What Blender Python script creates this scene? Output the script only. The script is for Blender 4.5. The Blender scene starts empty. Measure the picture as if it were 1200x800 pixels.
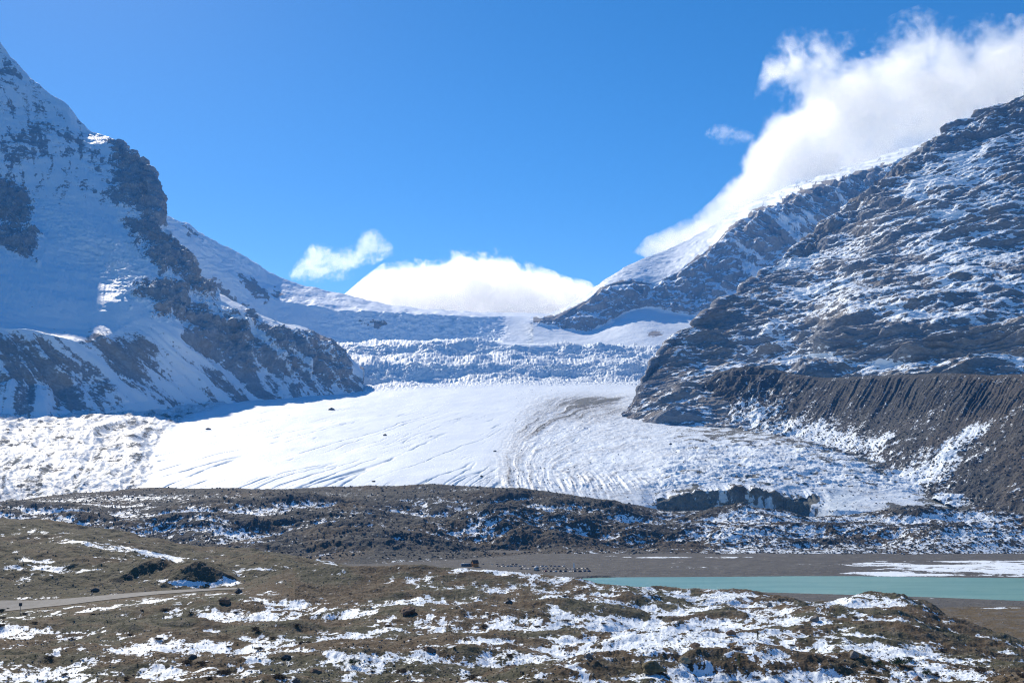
import bpy, bmesh, math, random
from concurrent.futures import ThreadPoolExecutor
import numpy as np
from mathutils import Vector, Matrix

# ------------------------------------------------------------------ set-up
scene = bpy.context.scene
COL = scene.collection
RNG = random.Random(7)
F = 1167.0                      # focal length in photograph pixels (35 mm on 36 mm)
PITCH = math.atan(140.0 / F)    # horizon sits 140 px under the picture centre
CAMZ = 100.0
CP, SP = math.cos(PITCH), math.sin(PITCH)
SUN_AZ, SUN_EL = math.radians(-28.0), math.radians(35.0)
STEP = 0.8                      # spacing of terrain samples, in photo pixels


def P(px, py, Y):
    """World point on the sight line of a photo pixel at horizontal distance Y."""
    px, py, Y = np.asarray(px, float), np.asarray(py, float), np.asarray(Y, float)
    dx, dy = (px - 600) / F, (400 - py) / F
    t = Y / (CP - dy * SP)
    return np.stack([t * dx, Y + 0 * t, CAMZ + t * (SP + dy * CP)], -1)


def PZ(px, py, z):
    """World point on the sight line of a photo pixel at height z."""
    dx, dy = (px - 600) / F, (400 - py) / F
    t = (z - CAMZ) / (SP + dy * CP)
    return np.array([t * dx, t * (CP - dy * SP), z])


def PIX(p):
    y, z = p[..., 1], p[..., 2] - CAMZ
    d = y * CP + z * SP
    u = -y * SP + z * CP
    d = np.maximum(d, 1.0)
    return 600 + F * p[..., 0] / d, 400 - F * u / d


# ------------------------------------------------------------------ noise
_r = np.random.RandomState(3)
PERM = np.concatenate([_r.permutation(256)] * 3).astype(np.int32)
_g2 = np.array([[math.cos(a), math.sin(a)] for a in np.linspace(0, 2 * math.pi, 32, endpoint=False)], np.float32)
_g3 = _r.normal(size=(64, 3)); _g3 = (_g3 / np.linalg.norm(_g3, axis=1)[:, None]).astype(np.float32)


def n2(x, y, seed=0):
    x = np.asarray(x, np.float32) + seed * 17.31; y = np.asarray(y, np.float32) + seed * 9.77
    xi, yi = np.floor(x), np.floor(y)
    fx, fy = x - xi, y - yi
    X, Y = xi.astype(np.int32) & 255, yi.astype(np.int32) & 255
    u = fx * fx * fx * (fx * (fx * 6 - 15) + 10); v = fy * fy * fy * (fy * (fy * 6 - 15) + 10)

    def g(dx, dy):
        h = PERM[PERM[X + dx] + Y + dy] & 31
        return _g2[h, 0] * (fx - dx) + _g2[h, 1] * (fy - dy)
    a = g(0, 0); b = g(1, 0); c = g(0, 1); d = g(1, 1)
    a = a + u * (b - a); c = c + u * (d - c)
    return (a + v * (c - a)) * 1.5


def n3(x, y, z, seed=0):
    x = np.asarray(x, np.float32) + seed * 17.31; y = np.asarray(y, np.float32) + seed * 9.77
    z = np.asarray(z, np.float32) + seed * 5.13
    xi, yi, zi = np.floor(x), np.floor(y), np.floor(z)
    fx, fy, fz = x - xi, y - yi, z - zi
    X, Y, Z = xi.astype(np.int32) & 255, yi.astype(np.int32) & 255, zi.astype(np.int32) & 255
    u = fx * fx * (3 - 2 * fx); v = fy * fy * (3 - 2 * fy); w = fz * fz * (3 - 2 * fz)

    def g(dx, dy, dz):
        h = PERM[PERM[PERM[X + dx] + Y + dy] + Z + dz] & 63
        return _g3[h, 0] * (fx - dx) + _g3[h, 1] * (fy - dy) + _g3[h, 2] * (fz - dz)
    r = []
    for dz in (0, 1):
        a = g(0, 0, dz); b = g(1, 0, dz); c = g(0, 1, dz); d = g(1, 1, dz)
        a = a + u * (b - a); c = c + u * (d - c)
        r.append(a + v * (c - a))
    return (r[0] + w * (r[1] - r[0])) * 1.5


def fbm2(x, y, octv=5, seed=0, gain=.5, lac=2.07):
    t, a, f = 0, 1.0, 1.0
    for i in range(octv):
        t = t + a * n2(x * f, y * f, seed + i); a *= gain; f *= lac
    return t


def fbm3(x, y, z, octv=5, seed=0, gain=.5, lac=2.07):
    t, a, f = 0, 1.0, 1.0
    for i in range(octv):
        t = t + a * n3(x * f, y * f, z * f, seed + i); a *= gain; f *= lac
    return t


def ridge2(x, y, octv=4, seed=0, gain=.5, lac=2.1):
    t, a, f = 0, 1.0, 1.0
    for i in range(octv):
        t = t + a * (1 - 2 * np.abs(n2(x * f, y * f, seed + i))); a *= gain; f *= lac
    return t


def ridge3(x, y, z, octv=4, seed=0, gain=.5, lac=2.1):
    t, a, f = 0, 1.0, 1.0
    for i in range(octv):
        t = t + a * (1 - 2 * np.abs(n3(x * f, y * f, z * f, seed + i))); a *= gain; f *= lac
    return t


def sstep(a, b, x):
    t = np.clip((x - a) / (b - a), 0, 1)
    return t * t * (3 - 2 * t)


def poly_sd(px, py, poly):
    """Signed distance to a polygon, positive inside."""
    poly = np.array(poly, float)
    d = np.full(px.shape, 1e9); inside = np.zeros(px.shape, bool)
    n = len(poly)
    for i in range(n):
        ax, ay = poly[i]; bx, by = poly[(i + 1) % n]
        ex, ey = bx - ax, by - ay
        t = np.clip(((px - ax) * ex + (py - ay) * ey) / (ex * ex + ey * ey + 1e-9), 0, 1)
        d = np.minimum(d, np.hypot(px - ax - t * ex, py - ay - t * ey))
        c = ((ay > py) != (by > py))
        with np.errstate(divide='ignore', invalid='ignore'):
            xs = ex * (py - ay) / (ey if abs(ey) > 1e-9 else 1e-9) + ax
        inside ^= c & (px < xs)
    return np.where(inside, d, -d)


def blobs(px, py, lst):
    """Sum of soft elliptical weights (cx, cy, rx, ry, degrees, value)."""
    t = np.zeros(px.shape)
    for cx, cy, rx, ry, ang, val in lst:
        c, s = math.cos(math.radians(ang)), math.sin(math.radians(ang))
        u = ((px - cx) * c + (py - cy) * s) / rx; v = (-(px - cx) * s + (py - cy) * c) / ry
        t += val * np.exp(-(u * u + v * v))
    return t


# ------------------------------------------------------------------ meshes
def tag(o, label=None, cat=None, group=None, kind=None):
    if label: o['label'] = label
    if cat: o['category'] = cat
    if group: o['group'] = group
    if kind: o['kind'] = kind
    return o


def grid_object(name, V, mat, attrs, label=None, kind='structure'):
    nv, nu = V.shape[:2]
    me = bpy.data.meshes.new(name)
    me.vertices.add(nv * nu)
    me.vertices.foreach_set('co', np.ascontiguousarray(V, np.float32).ravel())
    idx = np.arange(nv * nu, dtype=np.int32).reshape(nv, nu)
    q = np.stack([idx[:-1, :-1], idx[:-1, 1:], idx[1:, 1:], idx[1:, :-1]], -1).reshape(-1)
    nf = len(q) // 4
    me.loops.add(nf * 4); me.loops.foreach_set('vertex_index', q)
    me.polygons.add(nf)
    me.polygons.foreach_set('loop_start', np.arange(nf, dtype=np.int32) * 4)
    me.polygons.foreach_set('use_smooth', np.ones(nf, bool))
    me.update(calc_edges=True)
    for k, a in attrs.items():
        at = me.attributes.new(k, 'FLOAT', 'POINT')
        at.data.foreach_set('value', np.ascontiguousarray(a, np.float32).ravel())
    me.materials.append(mat)
    o = bpy.data.objects.new(name, me); COL.objects.link(o)
    tag(o, label, None, None, kind)
    return o


def rowpts(row, pxs):
    """A row is a list of (px, py, Y), or ('w', Y, z), or ('back', dY, dz) relative to the last row."""
    a = np.array(row, float)
    Y = np.mean([np.interp(pxs + k, a[:, 0], a[:, 2]) for k in range(-14, 15, 2)], 0)      # no creases in depth
    w = 2 if len(a) > 20 else 8
    py = np.mean([np.interp(pxs + k, a[:, 0], a[:, 1]) for k in np.linspace(-w, w, 9)], 0)
    return P(pxs, py, Y)


def loft(rows, x0, x1, step=None, smooth=2, dens=1.0, extra=()):
    step = step or STEP
    pxs = np.arange(x0, x1 + step, step)
    coarse = pxs[(pxs > -8) & (pxs < 1208)]
    left = np.arange(x0, min(-8, x1), step * 4); right = np.arange(max(1208, x0), x1 + 4, step * 4)
    pxs = np.concatenate([left, coarse, right])
    R = []
    for row in rows:
        if row[0] == 'w':
            Y, z = row[1], row[2]
            R.append(np.stack([(pxs - 600) / F * max(abs(Y), 120), np.full_like(pxs, Y), np.full_like(pxs, z)], -1))
        elif row[0] == 'back':
            q = R[-1].copy(); k = 1 + row[1] / np.maximum(q[:, 1], 1)
            q[:, 0] *= k; q[:, 1] += row[1]; q[:, 2] += row[2]; R.append(q)
        else:
            R.append(rowpts(row, pxs))
    inside = (pxs > -8) & (pxs < 1208)
    out = []
    for a, b in zip(R[:-1], R[1:]):
        ax, ay = PIX(a); bx, by = PIX(b)
        d = np.abs(by - ay)[inside]
        n = int(max(3, np.percentile(d, 92) * 1.15 / step * dens))
        n = min(n, 900)
        t = np.arange(n)[:, None, None] / n
        out.append(a[None] * (1 - t) + b[None] * t)
    out.append(R[-1][None])
    V = np.concatenate(out, 0)
    for _ in range(smooth):
        W = V.copy(); W[1:-1] = (V[:-2] + 2 * V[1:-1] + V[2:]) / 4; V = W
    return V


def normals(V):
    du = np.gradient(V, axis=1); dv = np.gradient(V, axis=0)
    n = np.cross(du, dv)
    n /= np.linalg.norm(n, axis=-1, keepdims=True) + 1e-9
    return np.where(n[..., 2:3] < 0, -n, n)


def blur(a, k):
    """Cheap separable box blur."""
    for ax in (0, 1):
        c = np.cumsum(np.insert(a, 0, 0, axis=ax), axis=ax)
        n = a.shape[ax]
        lo = np.clip(np.arange(n) - k, 0, n); hi = np.clip(np.arange(n) + k + 1, 0, n)
        s = np.take(c, hi, ax) - np.take(c, lo, ax)
        w = (hi - lo).astype(float)
        a = s / (w[:, None] if ax == 0 else w[None, :])
    return a


# ------------------------------------------------------------------ materials
class NT:
    def __init__(s, name):
        s.m = bpy.data.materials.new(name); s.m.use_nodes = True
        s.t = s.m.node_tree; s.n = s.t.nodes; s.l = s.t.links
        s.n.clear(); s.out = s.n.new('ShaderNodeOutputMaterial')

    def link(s, a, b): s.l.new(a, b)

    def node(s, typ, **kw):
        n = s.n.new(typ)
        for k, v in kw.items(): setattr(n, k, v)
        return n

    def math(s, op, a, b=None, clamp=False):
        n = s.node('ShaderNodeMath', operation=op, use_clamp=clamp)
        for i, v in enumerate((a, b)):
            if v is None: continue
            if isinstance(v, (int, float)): n.inputs[i].default_value = v
            else: s.link(v, n.inputs[i])
        return n.outputs[0]

    def attr(s, name):
        return s.node('ShaderNodeAttribute', attribute_name=name).outputs['Fac']

    def noise(s, vec, scale, detail=5, rough=.55, dist=0, stretch=(1, 1, 1), rot=(0, 0, 0)):
        mp = s.node('ShaderNodeMapping'); mp.inputs['Scale'].default_value = stretch
        mp.inputs['Rotation'].default_value = rot
        s.link(vec, mp.inputs['Vector'])
        n = s.node('ShaderNodeTexNoise'); n.inputs['Scale'].default_value = scale
        n.inputs['Detail'].default_value = detail; n.inputs['Roughness'].default_value = rough
        n.inputs['Distortion'].default_value = dist
        s.link(mp.outputs[0], n.inputs['Vector'])
        return n.outputs['Fac']

    def mix(s, f, a, b):
        n = s.node('ShaderNodeMix', data_type='RGBA')
        for i, v in ((0, f), (6, a), (7, b)):
            if isinstance(v, (int, float)): n.inputs[i].default_value = v
            elif isinstance(v, tuple): n.inputs[i].default_value = (*v, 1)
            else: s.link(v, n.inputs[i])
        return n.outputs[2]

    def range(s, v, a, b, c=0, d=1, smooth=True):
        n = s.node('ShaderNodeMapRange', interpolation_type='SMOOTHSTEP' if smooth else 'LINEAR')
        s.link(v, n.inputs[0])
        for i, x in zip((1, 2, 3, 4), (a, b, c, d)): n.inputs[i].default_value = x
        return n.outputs[0]

    def bsdf(s, col, rough=.9, spec=.2, normal=None):
        b = s.node('ShaderNodeBsdfPrincipled')
        for k, v in (('Base Color', col), ('Roughness', rough), ('Specular IOR Level', spec)):
            if isinstance(v, tuple): b.inputs[k].default_value = (*v, 1)
            elif isinstance(v, (int, float)): b.inputs[k].default_value = v
            else: s.link(v, b.inputs[k])
        if normal is not None: s.link(normal, b.inputs['Normal'])
        s.link(b.outputs[0], s.out.inputs['Surface'])
        return b


SNOW = (.79, .865, .935)


def terrain_mat(name, rock, px, n_amp=.5, width=.06, stretch=(1, 1, 1), rot=(0, 0, 0), snow=SNOW,
                var=.5, bump=.6, coarse=14.0, fine=2.2, debris=None):
    """Rock or turf under patchy snow. Attributes: snow (cover), tint (rock A to B), ice (clean blue-grey ice),
    dirt (grit lying on the snow). px is the ground size of one picture pixel."""
    s = NT(name)
    pos = s.node('ShaderNodeTexCoord').outputs['Object']
    c = s.noise(pos, 1 / (coarse * px), 6, .62, .3, stretch, rot)
    f = s.noise(pos, 1 / (fine * px), 4, .6, 0, stretch, rot)
    v = s.noise(pos, 1 / (40 * px), 4, .6, .5)
    k = s.math('ADD', s.attr('snow'), s.math('MULTIPLY', s.math('SUBTRACT', c, .5), n_amp * 2))
    k = s.math('ADD', k, s.math('MULTIPLY', s.math('SUBTRACT', f, .5), n_amp * 1.1))
    fac = s.range(k, .5 - width, .5 + width)
    t = s.math('ADD', s.attr('tint'), s.math('MULTIPLY', s.math('SUBTRACT', v, .5), 1.6))
    base = s.mix(s.range(t, .3, .7), rock[0], rock[1])
    base = s.mix(s.range(c, .45, .72), base, rock[2])
    shade = s.math('ADD', s.math('MULTIPLY', s.math('SUBTRACT', f, .5), var * 2), 1.0)
    hs = s.node('ShaderNodeVectorMath', operation='SCALE'); s.link(base, hs.inputs[0]); s.link(shade, hs.inputs['Scale'])
    base = hs.outputs[0]
    sn = s.mix(s.math('MULTIPLY', s.attr('dirt'), s.range(c, .35, .6)), snow, debris or rock[1])
    sn = s.mix(s.attr('ice'), sn, (.50, .60, .66))
    col = s.mix(fac, base, sn)
    h = s.math('ADD', s.math('MULTIPLY', f, .6), s.math('MULTIPLY', c, 1.4))
    bp = s.node('ShaderNodeBump'); bp.inputs['Distance'].default_value = px * 3.0
    s.link(h, bp.inputs['Height'])
    s.link(s.range(fac, 0, 1, bump, bump * .45), bp.inputs['Strength'])
    s.bsdf(col, s.range(fac, 0, 1, .92, .6), .15, bp.outputs[0])
    return s.m


def plain_mat(name, col, rough=.7, var=.25, scale=3.0, spec=.3, metal=0):
    s = NT(name)
    pos = s.node('ShaderNodeTexCoord').outputs['Object']
    n = s.noise(pos, scale, 5, .6)
    lo = tuple(c * (1 - var) for c in col); hi = tuple(min(1, c * (1 + var)) for c in col)
    b = s.bsdf(s.mix(s.range(n, .3, .7), lo, hi), rough, spec)
    b.inputs['Metallic'].default_value = metal
    return s.m


# ================================================================== SETTING
def attrs(V, **kw):
    z = np.zeros(V.shape[:2])
    d = dict(snow=z, tint=z + .5, ice=z, dirt=z); d.update(kw)
    return d


# ---- valley floor with the lake basin
LAKE_PX = [(676, 677.5), (700, 676.3), (760, 676), (850, 675.6), (930, 674.8), (1000, 674.8), (1090, 676), (1200, 677),
           (1330, 678), (1440, 684), (1420, 703), (1330, 706), (1200, 703.5), (1100, 699.5), (1000, 696.3), (900, 693.5), (800, 690), (740, 686.5), (690, 682)]
LAKE = np.array([PZ(a, b, 0.0)[:2] for a, b in LAKE_PX])


LOTZ = 1.5


def floor_height(x, y):
    sd = poly_sd(x, y, LAKE)
    z = np.where(sd > 0, -0.25 - np.minimum(sd * .05, 4), np.minimum(-sd * .035, 1.4))
    z = z + np.where(sd > 0, 0, .5 * fbm2(x / 45, y / 60, 4, 4) * sstep(0, 40, -sd))
    lot = sstep(0, 12, np.minimum(np.minimum(x + 62, 92 - x), np.minimum(y - 868, 985 - y)))
    z = z * (1 - lot) + LOTZ * lot * (sd < 0)
    return z, sd


def build_valley():
    V = loft([('w', 300, 0), ('w', 540, 0), ('w', 760, 0), ('w', 900, 0), ('w', 1010, 1.5), ('w', 1130, 2)], -350, 1550, dens=2.2, smooth=0)
    x, y = V[..., 0], V[..., 1]
    z, sd = floor_height(x, y)
    V[..., 2] += z
    px, py = PIX(V)
    n = fbm2(x / 60, y / 25, 5, 9)
    sn = -.25 + .5 * n
    sn += .95 * sstep(930, 1060, px) * sstep(655, 658, py) * sstep(677.5, 674, py) * (sd < -1) * (0.95 + .9 * n2(x / 120, y / 14, 3))
    sn += blobs(px, py, [(770, 653, 60, 1.2, 0, .75), (860, 652.5, 90, 1.0, 0, .5), (800, 664, 60, 2.5, 0, .35), (1110, 700, 60, 3, 0, .3), (1160, 712.5, 45, 1.2, 0, .7), (985, 671, 45, 1.6, 0, .5), (960, 674, 60, .8, 0, .5)])
    sn += .35 * (py > 716) * sstep(.1, .5, fbm2(x / 20, y / 20, 3, 31))
    tint = sstep(706, 716, py) * 1.0
    m = lambda: terrain_mat('gravel flat', [(.098, .097, .094), (.115, .088, .050), (.14, .137, .13)], .8, n_amp=0.7, coarse=12)
    return ('valley_floor', V, m, attrs(V, snow=sn, tint=tint),
                       'flat grey gravel valley floor with streaks of snow around the turquoise lake')


def build_lake():
    me = bpy.data.meshes.new('water')
    c = LAKE.mean(0)
    vs = []
    n = 14
    # subdivide outline so the water follows the shore; the floor rises through it at the edge
    pts = []
    for i in range(len(LAKE)):
        a, b = LAKE[i], LAKE[(i + 1) % len(LAKE)]
        for k in range(n): pts.append(a + (b - a) * k / n)
    pts = np.array(pts)
    out = pts + (pts - c) / np.linalg.norm(pts - c, axis=1)[:, None] * 2.0
    vs = [(p[0], p[1], 0.02) for p in out]
    me.from_pydata(vs, [], [list(range(len(vs)))[::-1]])
    me.update()
    if me.polygons[0].normal.z < 0: me.flip_normals()
    s = NT('glacial lake water')
    pos = s.node('ShaderNodeTexCoord').outputs['Object']
    w = s.noise(pos, .011, 5, .6, .4, (1, 5, 1))
    r = s.noise(pos, .5, 3, .6, 0, (1, 2.5, 1))
    bp = s.node('ShaderNodeBump'); bp.inputs['Strength'].default_value = .25; bp.inputs['Distance'].default_value = .15
    s.link(r, bp.inputs['Height'])
    s.bsdf(s.mix(s.range(w, .38, .62), (.145, .335, .32), (.20, .395, .365)), .28, .3, bp.outputs[0])
    me.materials.append(s.m)
    o = bpy.data.objects.new('lake_water', me); COL.objects.link(o)
    tag(o, 'milky turquoise glacial lake on the valley floor', None, None, 'structure')


# ---- foreground bench
ROAD_FAR = [(-260, 722), (-120, 711), (-40, 705), (0, 702.5), (40, 703), (70, 701.5), (100, 699), (140, 695.5), (180, 692.5), (230, 690), (262, 688.8), (300, 688.2), (340, 688)]
ROAD_NEAR = [(-260, 742), (-120, 731), (-40, 723), (0, 717.5), (20, 715.5), (50, 712), (80, 709), (110, 705), (140, 701.5), (180, 697), (230, 693), (262, 691), (300, 690), (340, 689.6)]


def build_foreground():
    crest = [(-350, 706, 450), (0, 702, 446), (40, 702, 446), (100, 698.5, 452), (180, 692, 464), (262, 688.4, 472), (290, 681, 478), (320, 669, 484), (360, 665, 486), (400, 664, 488), (440, 667, 490), (480, 666, 492), (540, 664.5, 498), (570, 666, 499), (600, 668, 500), (660, 676, 500), (700, 681.5, 497), (760, 685, 492), (800, 690, 486), (860, 694, 480), (905, 700, 472), (940, 705, 466), (985, 704, 462), (1020, 698, 466), (1060, 700, 466), (1090, 712, 458), (1120, 728, 442), (1160, 746, 416), (1200, 762, 390), (1300, 780, 370), (1550, 790, 360)]
    r4 = [(-350, 805, 225), (600, 802, 230), (1000, 802, 230), (1550, 812, 222)]
    r5 = [(-350, 762, 290), (600, 762, 290), (900, 762, 290), (1050, 768, 282), (1200, 788, 262), (1550, 800, 250)]
    r6 = [(-350, 738, 372), (0, 732, 372), (150, 722, 385), (300, 722, 385), (480, 720, 375), (900, 730, 365), (1000, 733, 362), (1050, 737, 358), (1120, 757, 330), (1200, 776, 315), (1550, 795, 290)]
    r65 = [(-350, 724, 428), (0, 716, 430), (50, 711, 433), (100, 706, 438), (180, 697, 452), (262, 691, 466), (300, 702, 430), (400, 699, 440), (560, 694, 450), (700, 701, 440), (800, 708, 435), (900, 712, 430), (1000, 714, 425), (1060, 714, 425), (1120, 742, 385), (1200, 769, 350), (1550, 793, 325)]
    V = loft([('w', -60, 103), ('w', 0, 96), ('w', 60, 80), ('w', 120, 66), r4, r5, r6, r65, crest, ('back', 22, -7), ('back', 60, -22), ('w', 760, -6)],
             -350, 1550, step=.75, dens=1.3, smooth=5)
    x, y = V[..., 0], V[..., 1]
    px, py = PIX(V)
    # road bed stays smooth
    sdr = np.where(px < 345, np.minimum(py - np.interp(px, *zip(*ROAD_FAR)), np.interp(px, *zip(*ROAD_NEAR)) - py), -99)
    keep = sstep(-1.0, -22.0, sdr)
    fade = np.clip((y - 20) / 100, .2, 1)
    big = fbm2(x / 62, y / 46, 3, 21)
    mid = ridge2(x / 26, y / 22, 3, 25, .5) - .4
    small = fbm2(x / 6.5, y / 6.5, 3, 29)
    tuss = np.abs(fbm2(x / 2.1, y / 2.1, 2, 33))
    dz = (3.4 * big + (.85 + .55 * sstep(500, 800, px)) * mid + .34 * small + .40 * tuss) * keep * fade
    dz *= np.where(y > 455, .75, 1)
    # authored hummocks (photo position, metres wide, metres high)
    for hx, hy, hY, wx, wy, hz in [(1040, 708, 455, 24, 10, 2.5), (150, 748, 330, 10, 9, 2.2), (225, 742, 340, 10, 9, 1.6), (55, 735, 360, 20, 12, 3.0), (985, 735, 380, 18, 12, 2.5), (1050, 742, 372, 20, 11, 3.0),
                                   (560, 725, 380, 30, 16, 2.0), (300, 745, 335, 32, 14, 1.8), (820, 790, 250, 26, 10, 2.4), (640, 790, 245, 26, 10, 1.5), (790, 742, 350, 40, 16, -4.2), (690, 728, 390, 25, 12, 2.3), (450, 740, 350, 34, 12, 1.0)]:
        c = P(hx, hy, hY)
        dz += hz * np.exp(-((x - c[0]) / wx) ** 2 - ((y - c[1]) / wy) ** 2) * keep
    V[..., 2] += dz
    px, py = PIX(V)
    N = normals(V)
    low = blur(V[..., 2], 14) - V[..., 2]
    bank = blur(V[..., 2], 40) - V[..., 2]
    sn = .17 + .15 * sstep(600, 760, px) + .22 * np.clip(low, -1, 1) + .14 * np.clip(bank, -1.5, 1.5) + .30 * fbm2(x / 34, y / 30, 4, 41) + .62 * fbm2(x / 10, y / 16, 5, 45, .75)
    sn += blobs(px, py, [(790, 742, 120, 22, 6, .75), (892, 744, 22, 8, 0, .5), (868, 768, 26, 9, 0, .45), (905, 793, 34, 10, 0, .6), (1045, 770, 44, 9, 0, .5), (415, 774, 26, 9, 0, .5), (1085, 786, 30, 8, 0, .3), (930, 722, 120, 14, 10, .3), (640, 677, 90, 5, 8, .6), (545, 668, 60, 5, 0, .4), (720, 760, 60, 18, 0, .2), (1010, 703, 45, 7, 0, .7), (760, 690, 50, 6, 8, .3), (850, 702, 50, 9, 4, .25),
                         (640, 770, 70, 14, 10, .3), (1080, 775, 90, 14, 10, .45), (170, 757, 70, 10, 0, .35), (300, 722, 40, 6, 0, .45), (240, 722, 60, 7, 0, .3), (180, 705, 14, 3, 0, .8), (15, 738, 22, 10, 15, .9), (120, 790, 110, 10, 0, .2), (370, 715, 45, 5, 0, .5), (420, 717, 40, 6, 0, .45), (430, 765, 45, 7, 0, .4), (300, 760, 100, 10, 3, .35),
                         (560, 760, 60, 12, 8, .25), (505, 716, 26, 9, 20, .3), (60, 788, 60, 8, -5, .25), (360, 685, 80, 13, 4, -.55), (250, 733, 150, 7, 2, -.35), (440, 690, 60, 12, 0, -.4), (740, 697, 60, 6, 5, -.35), (1050, 742, 44, 10, 8, -.5), (985, 733, 26, 8, 0, -.45), (560, 745, 70, 6, 0, -.35), (700, 790, 60, 12, 0, -.3), (960, 770, 50, 12, 10, -.25), (1160, 735, 80, 20, 0, -.5), (90, 725, 60, 10, 0, -.5), (40, 760, 60, 9, 0, -.3), (560, 690, 60, 8, 10, -.25), (450, 790, 120, 6, 0, -.2), (100, 725, 150, 8, -5, -.1)])
    sn = np.where(sdr > -1.6, -1, sn)
    tint = .5 + .45 * fbm2(x / 40, y / 40, 3, 51)
    tint += blobs(px, py, [(380, 700, 60, 8, 0, .5), (1150, 725, 90, 14, 0, .4), (930, 765, 50, 14, 0, .3), (280, 760, 90, 25, 0, .25)])
    m = lambda: terrain_mat('alpine tundra', [(.072, .073, .045), (.102, .074, .045), (.165, .145, .112)], .30, n_amp=0.95, width=.05, coarse=9, fine=2.0, var=.75, bump=0.7)
    return ('ground', V, m, attrs(V, snow=sn, tint=tint), 'olive brown tundra ground in front, patched with thin snow')


def surf_z(obj_V, x, y):
    i = np.argmin((obj_V[..., 0] - x) ** 2 + (obj_V[..., 1] - y) ** 2)
    return obj_V[..., 2].ravel()[i]


# ---- hills behind the road
def build_hills():
    h0 = [(-350, 716, 452), (0, 705.5, 446), (100, 700.5, 450), (180, 694, 462), (250, 690.5, 472), (300, 690, 474), (460, 690, 500)]
    h1 = [(-350, 700, 462), (0, 692, 462), (100, 690, 466), (170, 686, 476), (231, 686, 482), (290, 686, 484), (330, 680, 510), (460, 682, 530)]
    h15 = [(-350, 670, 500), (0, 664, 500), (100, 662, 508), (160, 664, 515), (231, 672, 520), (290, 670, 530), (330, 666, 540), (460, 676, 560)]
    h2 = [(-350, 645, 560), (0, 640, 560), (60, 635, 570), (110, 638, 572), (160, 646, 576), (190, 655, 576), (215, 662, 572), (250, 660, 585), (280, 651, 600), (300, 646, 602), (320, 646, 608), (345, 651, 615), (380, 661, 630), (420, 668, 640), (460, 676, 650)]
    h3 = [(-350, 655, 610), (0, 646, 610), (100, 642, 620), (200, 660, 625), (300, 660, 645), (460, 684, 690)]
    h4 = [(-350, 600, 720), (0, 607, 720), (60, 610, 726), (120, 620, 732), (180, 630, 736), (215, 638, 738), (260, 641, 742), (300, 644, 745), (350, 652, 745), (400, 662, 745), (460, 680, 745)]
    V = loft([h0, h1, h15, h2, h3, h4, ('back', 60, -14), ('w', 960, -6)], -350, 460, dens=1.4, smooth=4)
    x, y = V[..., 0], V[..., 1]
    px, py = PIX(V)
    w = sstep(456, 480, y)
    dz = (2.2 * fbm2(x / 42, y / 34, 4, 61) + .9 * (ridge2(x / 17, y / 17, 3, 65) - .4) + .2 * np.abs(fbm2(x / 2.4, y / 2.4, 2, 66))) * w
    V[..., 2] += dz
    # road-cut banks: steep faced gravel pyramids
    for ax, ay, aY, faces in [(231, 656, 500, [((.62, -.78), .70), ((-.80, -.60), .46), ((-.5, .87), .30), ((.97, .25), .52)]),
                              (187, 652.5, 512, [((.62, -.78), .58), ((-.85, -.5), .36), ((-.4, .9), .30), ((.95, .3), .8)])]:
        a = P(ax, ay, aY)
        h = np.max([s * (d[0] * (x - a[0]) + d[1] * (y - a[1])) for d, s in faces], 0)
        h = np.sqrt(h * h + 1.2) - 1.1
        pz = a[2] - h + .9 * fbm2(x / 9, y / 9, 5, 71, .55)
        dd = np.clip(pz - V[..., 2], -6, 40); V[..., 2] += np.where(y > 462, .5 * (dd + np.sqrt(dd * dd + .8)) - .07, 0)
    px, py = PIX(V)
    low = blur(V[..., 2], 16) - V[..., 2]
    N = normals(V)
    sn = .10 + .30 * np.clip(low, -1, 1) + .26 * fbm2(x / 36, y / 28, 4, 75)
    sn += blobs(px, py, [(125, 640, 60, 4, 8, .75), (180, 650, 26, 4, 15, .7), (80, 625, 40, 3, 5, .4), (35, 655, 36, 8, 10, .2), (60, 668, 50, 8, -20, .25), (110, 665, 30, 4, -20, .3), (215, 682, 40, 3.5, 4, .7), (270, 681, 18, 6, 30, .7), (205, 657, 14, 5, 20, .6), (375, 655, 55, 5, 22, .75), (300, 668, 30, 4, 0, .3), (320, 645, 16, 4, 10, .5),
                         (225, 668, 22, 8, 10, -.7), (300, 655, 18, 8, 0, -.6), (60, 648, 80, 5, 0, -.3), (100, 685, 120, 8, -5, -.3), (110, 622, 90, 6, 10, -.35)])
    tint = .35 + .4 * fbm2(x / 40, y / 40, 3, 77) + blobs(px, py, [(300, 655, 20, 8, 0, .2)])
    m = lambda: terrain_mat('mossy moraine hill', [(.080, .076, .046), (.098, .074, .046), (.125, .110, .082)], .5, n_amp=0.85, width=.05, coarse=10, var=.7, bump=0.6)
    return ('hills', V, m, attrs(V, snow=sn, tint=tint), 'low olive moraine hills beyond the road, with snow streaks')


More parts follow.
